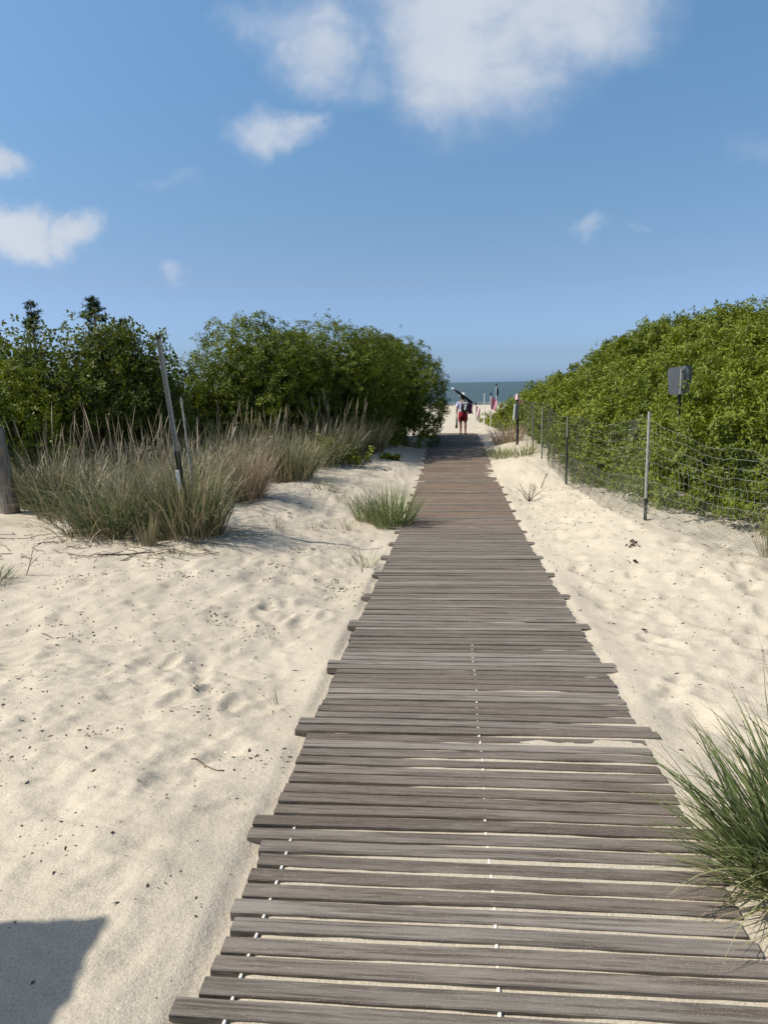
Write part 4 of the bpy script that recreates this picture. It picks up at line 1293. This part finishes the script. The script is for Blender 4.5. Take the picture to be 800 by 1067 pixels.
# ---------------------------------------------------------------- the person
def person():
    x, y = 2.86, 26.6
    b = float(walk_z(np.array([y]))[0]) + .004
    root = bpy.data.meshes.new('person')
    J, E, Rr = [], [], []
    def j(p, r, par=None):
        J.append(p); Rr.append(r if isinstance(r, tuple) else (r, r))
        if par is not None: E.append((par, len(J) - 1))
        return len(J) - 1
    pel = j((0, 0, .80), (.135, .095))
    ab = j((0, .005, .92), (.125, .085), pel)
    ch = j((0, .015, 1.08), (.145, .095), ab)
    up = j((0, .01, 1.19), (.12, .075), ch)
    ne = j((0, .02, 1.27), .047, up)
    h0 = j((0, .045, 1.335), (.066, .078), ne)
    h1 = j((0, .045, 1.41), (.076, .09), h0)
    h2 = j((0, .035, 1.475), (.060, .072), h1)
    no = j((0, .150, 1.385), .012, h0)
    for sgn in (-1, 1):
        j((sgn * .083, .03, 1.39), .014, h0)
    def hand(w, d, side):
        d = np.array(d) / np.linalg.norm(d); side = np.array(side)
        palm = j(tuple(np.array(J[w]) + d * .055), (.026, .018), w)
        for i, (o, l) in enumerate(((-.026, .055), (-.009, .066), (.009, .062), (.025, .048))):
            k1 = j(tuple(np.array(J[palm]) + d * .038 + side * o), .0085, palm)
            k2 = j(tuple(np.array(J[k1]) + d * l * .6 + np.array([0, .012, 0])), .008, k1)
            j(tuple(np.array(J[k2]) + d * l * .35 + np.array([0, .020, 0])), .007, k2)
        t1 = j(tuple(np.array(J[palm]) - d * .020 - side * .036), .010, palm)
        j(tuple(np.array(J[t1]) + d * .030 - side * .012 + np.array([0, .015, 0])), .009, t1)
    # hanging arm
    s = j((-.165, .005, 1.195), (.052, .052), up)
    e = j((-.215, -.015, .99), .040, s); m = j((-.225, .0, .90), .036, e)
    w = j((-.235, .035, .785), .026, m); hand(w, (-.02, .05, -1), (0, 1, 0))
    # arm that steadies the load on the shoulder
    s = j((.165, .005, 1.195), (.052, .052), up)
    e = j((.285, -.02, 1.01), .040, s); m = j((.285, -.05, 1.09), .035, e)
    w = j((.262, -.09, 1.18), .026, m); hand(w, (-.2, -.1, 1), (1, 0, 0))
    # legs in mid stride
    hp = j((-.082, .0, .74), (.092, .092), pel)
    kn = j((-.085, .07, .43), .060, hp); ca = j((-.085, .055, .31), .056, kn); an = j((-.085, .03, .085), .036, ca)
    he = j((-.085, .0, .040), .036, an); j((-.095, .15, .028), (.040, .024), he)
    hp = j((.082, -.0, .74), (.092, .092), pel)
    kn = j((.088, .01, .43), .060, hp); ca = j((.088, -.045, .31), .056, kn); an = j((.088, -.095, .095), .036, ca)
    he = j((.088, -.125, .050), .036, an); j((.100, .02, .028), (.040, .024), he)
    me = root
    me.from_pydata(J, E, [])
    me.materials.append(M['skin'])
    o = bpy.data.objects.new('person', me); link(o)
    sk = o.modifiers.new('skin', 'SKIN')
    for i, v in enumerate(me.skin_vertices[0].data):
        v.radius = Rr[i]; v.use_root = (i == 0)
    sk.use_smooth_shade = True
    sd = o.modifiers.new('smooth', 'SUBSURF'); sd.levels = 1; sd.render_levels = 2
    o.location = (x, y, b); o.rotation_euler = (0, 0, -.09); o.scale = (.94, .94, .94)
    tag(o, 'person in dark red shorts walking away down the boardwalk, loaded with beach gear', 'person')
    # clothing
    def shell(name, rings, mat, sides=20, parent=o):
        mb = MB()
        V = []
        for (cx, cy, cz, rx, ry) in rings:
            a = np.arange(sides) * 2 * np.pi / sides
            V.append(np.stack([cx + rx * np.cos(a), cy + ry * np.sin(a), np.full(sides, cz) + .006 * np.sin(a * 3 + cz * 9)], -1))
        n = len(rings)
        q = [(i * sides + k, i * sides + (k + 1) % sides, (i + 1) * sides + (k + 1) % sides, (i + 1) * sides + k) for i in range(n - 1) for k in range(sides)]
        mb.add(np.array(V).reshape(-1, 3), q)
        return mb
    s1 = shell('shirt', [(0, .005, .80, .165, .125), (0, .005, .88, .160, .120), (0, .01, 1.0, .165, .118), (0, .012, 1.10, .178, .122), (0, .01, 1.19, .175, .105), (0, .015, 1.235, .120, .080), (0, .02, 1.262, .062, .058)], 'shirt')
    for sg, e2 in ((-1, (-.215, -.012, 1.02)), (1, (.272, -.015, 1.045))):
        p0 = np.array([sg * .13, .005, 1.195]); e2 = np.array(e2)
        s1.tube([p0, (p0 + e2) / 2 + np.array([sg * .01, 0, .01]), e2], [.070, .066, .062], 12, False)
    s1.build('shirt', M['shirt'], o, smooth=True)
    s2 = shell('shorts', [(0, 0, .855, .158, .118), (0, 0, .80, .170, .128), (0, 0, .72, .178, .132), (0, .01, .66, .176, .130)], 'red_cloth')
    for sg, yy in ((-1, .055), (1, .008)):
        s2.tube([(sg * .080, .005, .74), (sg * .084, yy * .5, .63), (sg * .088, yy, .50)], [.100, .098, .096], 14, False)
    s2.build('shorts', M['red_cloth'], o, smooth=True)
    mb = shell('hair', [(0, .02, 1.335, .070, .080), (0, .022, 1.38, .088, .098), (0, .025, 1.43, .090, .100), (0, .03, 1.47, .075, .085), (0, .03, 1.497, .03, .035)], 'hair')
    # leave the face side open by pulling the shell back
    for v in mb.v:
        f = v[:, 1] > .06
        v[f, 1] = .06 + (v[f, 1] - .06) * .4
    mb.build('hair', M['hair'], o, smooth=True)
    mb = shell('sun_hat', [(0, .03, 1.455, .150, .160), (0, .03, 1.463, .150, .160), (0, .03, 1.468, .096, .106), (0, .03, 1.52, .088, .098), (0, .03, 1.545, .05, .055), (0, .03, 1.55, .002, .002)], 'white_cloth')
    mb.build('sun_hat', M['white_cloth'], o, smooth=True)
    for sg, px, py, pz in ((-1, -.09, .07, .012), (1, .094, -.05, .012)):
        mb = MB(); mb.box((px, py, pz - .006), (.085, .25, .016), rotm(-.0, 0, 0), .006)
        mb.build('sandal', M['black_cloth'], o)
    Mw = o.matrix_basis.copy()
    def at(p): return tuple(Mw @ Vector(p))
    # backpack
    bp = thing('backpack', 'black and white backpack on the back of the person in red shorts', 'backpack', at((.06, -.20, .86)), -.09)
    bp.scale = (.94, .94, .94)
    mb = MB(); mb.box((0, 0, .17), (.28, .15, .40), None, .045); mb.build('bag', M['grey_cloth'], bp, smooth=False)
    mb = MB(); mb.box((.025, -.085, .16), (.08, .03, .22), rotm(0, .2, 0), .01); mb.build('pocket', M['white_cloth'], bp)
    mb = MB(); mb.box((-.085, -.083, .13), (.075, .03, .20), rotm(0, .1, 0), .01); mb.build('pocket', M['black_cloth'], bp)
    mb = MB(); mb.box((0.02, -.086, .315), (.20, .022, .06), rotm(0, -.1, 0), .008); mb.build('top_flap', M['white_cloth'], bp)
    mb = MB(); mb.box((.02, -.085, .025), (.22, .02, .035), None, .008); mb.build('band', M['black_cloth'], bp)
    for sx in (-.10, .04):
        mb = MB(); mb.tube([(sx - .02, .07, .02), (sx - .03, .30, .16), (sx - .03, .33, .28), (sx - .02, .20, .405), (sx, .06, .36)], .014, 6); mb.build('strap', M['black_cloth'], bp, smooth=True)
    # long dark bag with a white end, carried over the shoulder
    um = thing('beach_umbrella', 'folded beach umbrella in a black sleeve across the shoulders of the walking person', 'umbrella', at((.10, -.13, 1.36)), -.09)
    um.scale = (.94, .94, .94)
    d = norm(np.array([-.60, -.02, .45]))
    mb = MB(); mb.tube([d * -.33, d * -.2, d * .2, d * .42, d * .52], [.034, .052, .055, .045, .035], 10); mb.build('sleeve', M['black_cloth'], um, smooth=True)
    mb = MB(); mb.tube([d * .515, d * .58, d * .64], [.036, .040, .020], 10); mb.build('tip', M['white_cloth'], um, smooth=True)
    mb = MB(); mb.tube([d * -.44, d * -.32], .015, 8); mb.build('pole', M['white_paint'], um)
    # plum towel over the arm, long black bag in the hand
    tw = thing('beach_towel', 'plum coloured towel hanging from the bent arm of the person', 'towel', at((.245, -.075, 1.12)), -.09)
    tw.scale = (.94, .94, .94)
    u, v = np.meshgrid(np.linspace(0, 1, 8), np.linspace(0, 1, 12))
    P = np.stack([-.075 + .17 * u + .012 * np.sin(v * 9), -.03 - .015 * np.cos(u * 9 + v * 2), -.36 * v + .02 * u], -1)
    mb = MB(); mb.grid(P); mb.grid((P + np.array([0, .012, 0]))[:, ::-1]); mb.build('cloth', M['plum_cloth'], tw, smooth=True)
    mb = MB(); mb.grid(P[:, :2] + np.array([.165, -.012, -.03])); mb.build('hem', M['pale_pink'], tw, smooth=True)
    bg = thing('fin_bag', 'long narrow black bag hanging from the lowered hand of the person', 'bag', at((-.235, .05, .66)), -.09)
    bg.scale = (.94, .94, .94)
    mb = MB(); mb.tube([(0, 0, .0), (.0, 0, -.10), (.005, 0, -.26), (-.01, 0, -.40), (-.015, 0, -.44)], [.022, .030, .034, .048, .025], 10); mb.build('pouch', M['black_cloth'], bg, smooth=True)
    mb = MB(); mb.tube([(0, .0, -.01), (-.015, 0, .04), (0, 0, .075), (.015, 0, .04), (0.004, 0, -.01)], .006, 6); mb.build('handle', M['black_cloth'], bg, smooth=True)
person()

# ---------------------------------------------------------------- notice board beyond the picture edge, whose shadow falls on the sand
def notice_board():
    x, y = -2.93, 1.10
    b = G(x, y)
    t = thing('notice_board', 'wooden notice board with a small roof standing outside the picture', 'notice board', (x, y, b))
    mb = MB(); mb.box((0, .0, 1.45), (.05, 1.55, 1.2), None, .006); mb.build('panel', M['shingle'], t)
    for yy in (-.70, .70):
        mb = MB(); mb.box((.0, yy, .65), (.11, .11, 1.9), None, .008); mb.build('post', M['post_wood'], t)
    mb = MB(); mb.box((0, 0, 2.09), (.06, 1.56, .05), rotm(0, 0, 0), .01); mb.build('roof', M['shingle'], t)
notice_board()

# ---------------------------------------------------------------- light
SUN_EL, SUN_AZ = 46.0, 184.0          # azimuth of the sun in the xy plane, measured from +X
sv = Vector((math.cos(R(SUN_EL)) * math.cos(R(SUN_AZ)), math.cos(R(SUN_EL)) * math.sin(R(SUN_AZ)), math.sin(R(SUN_EL))))
sl = bpy.data.lights.new('sun', 'SUN'); sl.energy = 4.2; sl.angle = R(.53); sl.color = (1, .94, .845)
so = bpy.data.objects.new('sun', sl); link(so)
so.rotation_euler = sv.to_track_quat('Z', 'Y').to_euler(); so.location = (-20, 0, 20)

w = bpy.data.worlds.new('World'); sc.world = w; w.use_nodes = True
t = NT(w.node_tree)
sky = t.n('ShaderNodeTexSky', sky_type='NISHITA')
sky.sun_disc = False
sky.sun_elevation = R(SUN_EL)
sky.sun_rotation = R(90 - SUN_AZ)
sky.altitude = 0; sky.air_density = 1.0; sky.dust_density = 1.2; sky.ozone_density = 1.6
gen = t.n('ShaderNodeTexCoord').outputs['Generated']
sep = t.n('ShaderNodeSeparateXYZ', {0: gen})
yy = t.math('MAXIMUM', sep.outputs[1], .02)
u = t.math('DIVIDE', sep.outputs[0], yy); v = t.math('DIVIDE', sep.outputs[2], yy)
uv = t.n('ShaderNodeCombineXYZ', {0: u, 1: v, 2: 0.}).outputs[0]
warp = t.noise(uv, 8., 8, .60, 0, 1)
wv = t.vmath('MULTIPLY', t.vmath('SUBTRACT', warp, (.5, .5, .5)), (.15, .11, 0))
p = t.vmath('ADD', uv, wv)
tex = t.noise(t.vmath('MULTIPLY', uv, (1., 1.5, 1.)), 10., 9, .56, .4)
CL = [
    (.165, .435, .14, .115, .95),  # centre u, v, radius u, v, strength
    (.105, .430, .125, .135, 1.00), (.225, .455, .150, .100, .90), (.080, .362, .060, .060, .80),
    (-.065, .415, .085, .065, .72), (-.11, .44, .08, .05, .55), (-.02, .380, .07, .05, .60),
    (-.120, .316, .070, .030, .80), (-.095, .325, .045, .024, .70),
    (-.465, .200, .085, .040, 1.1), (-.385, .203, .055, .028, 1.0), (-.48, .285, .045, .026, .85),
    (-.268, .140, .030, .018, .50), (-.265, .262, .045, .014, .28), (.283, .191, .030, .024, .48), (.325, .191, .014, .010, .30), (.475, .283, .060, .030, .30),
]
dens = 0.
for (cu, cv, ru, rv, s_) in CL:
    d = t.vmath('LENGTH', t.vmath('MULTIPLY', t.vmath('SUBTRACT', p, (cu, cv, 0)), (1 / ru, 1 / rv, 0)))
    k_ = t.n('ShaderNodeMapRange', {'Value': d, 'From Min': .0, 'From Max': 1.45, 'To Min': s_, 'To Max': 0.}, interpolation_type='SMOOTHSTEP').outputs[0]
    dens = t.math('MAXIMUM', dens, k_)
dens = t.math('MULTIPLY', dens, t.n('ShaderNodeMapRange', {'Value': tex, 'From Min': .30, 'From Max': .66, 'To Min': .66, 'To Max': 1.14}).outputs[0])
mask = t.n('ShaderNodeMapRange', {'Value': dens, 'From Min': .08, 'From Max': .90, 'To Min': 0., 'To Max': .92}, interpolation_type='SMOOTHSTEP').outputs[0]
mask = t.math('MULTIPLY', mask, t.math('GREATER_THAN', sep.outputs[1], .02))
ccol = t.mix(t.noise(uv, 5., 3), (4.9, 5.2, 5.65), (3.6, 4.0, 4.7))
el = sep.outputs[2]
k_ = 1 / 1.3
tintc = t.ramp(el, [(0, (.72 * k_, 1.06 * k_, 1.82 * k_)), (.035, (.53 * k_, .73 * k_, 1.22 * k_)), (.13, (.60 * k_, .68 * k_, .87 * k_)), (.20, (.60 * k_, .745 * k_, .86 * k_)), (.40, (.70 * k_, .95 * k_, 1.04 * k_)), (.62, (1.2 * k_, 1.14 * k_, 1.08 * k_)), (1, (1.25 * k_, 1.2 * k_, 1.08 * k_))])
skyc = t.mix(1., sky.outputs[0], t.vmath('MULTIPLY', tintc, (1.3, 1.3, 1.3)), 'MULTIPLY')
c = t.mix(mask, skyc, ccol)
bg = t.n('ShaderNodeBackground', {'Color': c, 'Strength': .10})
out = t.n('ShaderNodeOutputWorld', {'Surface': bg.outputs[0]})

# ---------------------------------------------------------------- camera and render settings
cam = bpy.data.cameras.new('camera'); co_ = bpy.data.objects.new('camera', cam); link(co_)
cam.sensor_fit = 'VERTICAL'; cam.sensor_height = 36; cam.lens = 776 / 1067 * 36
cam.clip_start = .05; cam.clip_end = 90000
from mathutils import Matrix
co_.matrix_world = Matrix.Translation((0, 0, 1.58)) @ Matrix.Rotation(R(90 - 9.76), 4, 'X') @ Matrix.Rotation(R(-1.1), 4, 'Z')
sc.camera = co_
vs = sc.view_settings
sc.display_settings.display_device = 'sRGB'
vs.view_transform = 'Standard'; vs.look = 'None'; vs.exposure = .57; vs.gamma = 1; vs.use_curve_mapping = False
sc.render.engine = 'CYCLES'
sc.cycles.use_denoising = True
sc.cycles.max_bounces = 6; sc.cycles.diffuse_bounces = 3; sc.cycles.glossy_bounces = 2; sc.cycles.transmission_bounces = 4; sc.cycles.transparent_max_bounces = 4
sc.cycles.caustics_reflective = False; sc.cycles.caustics_refractive = False
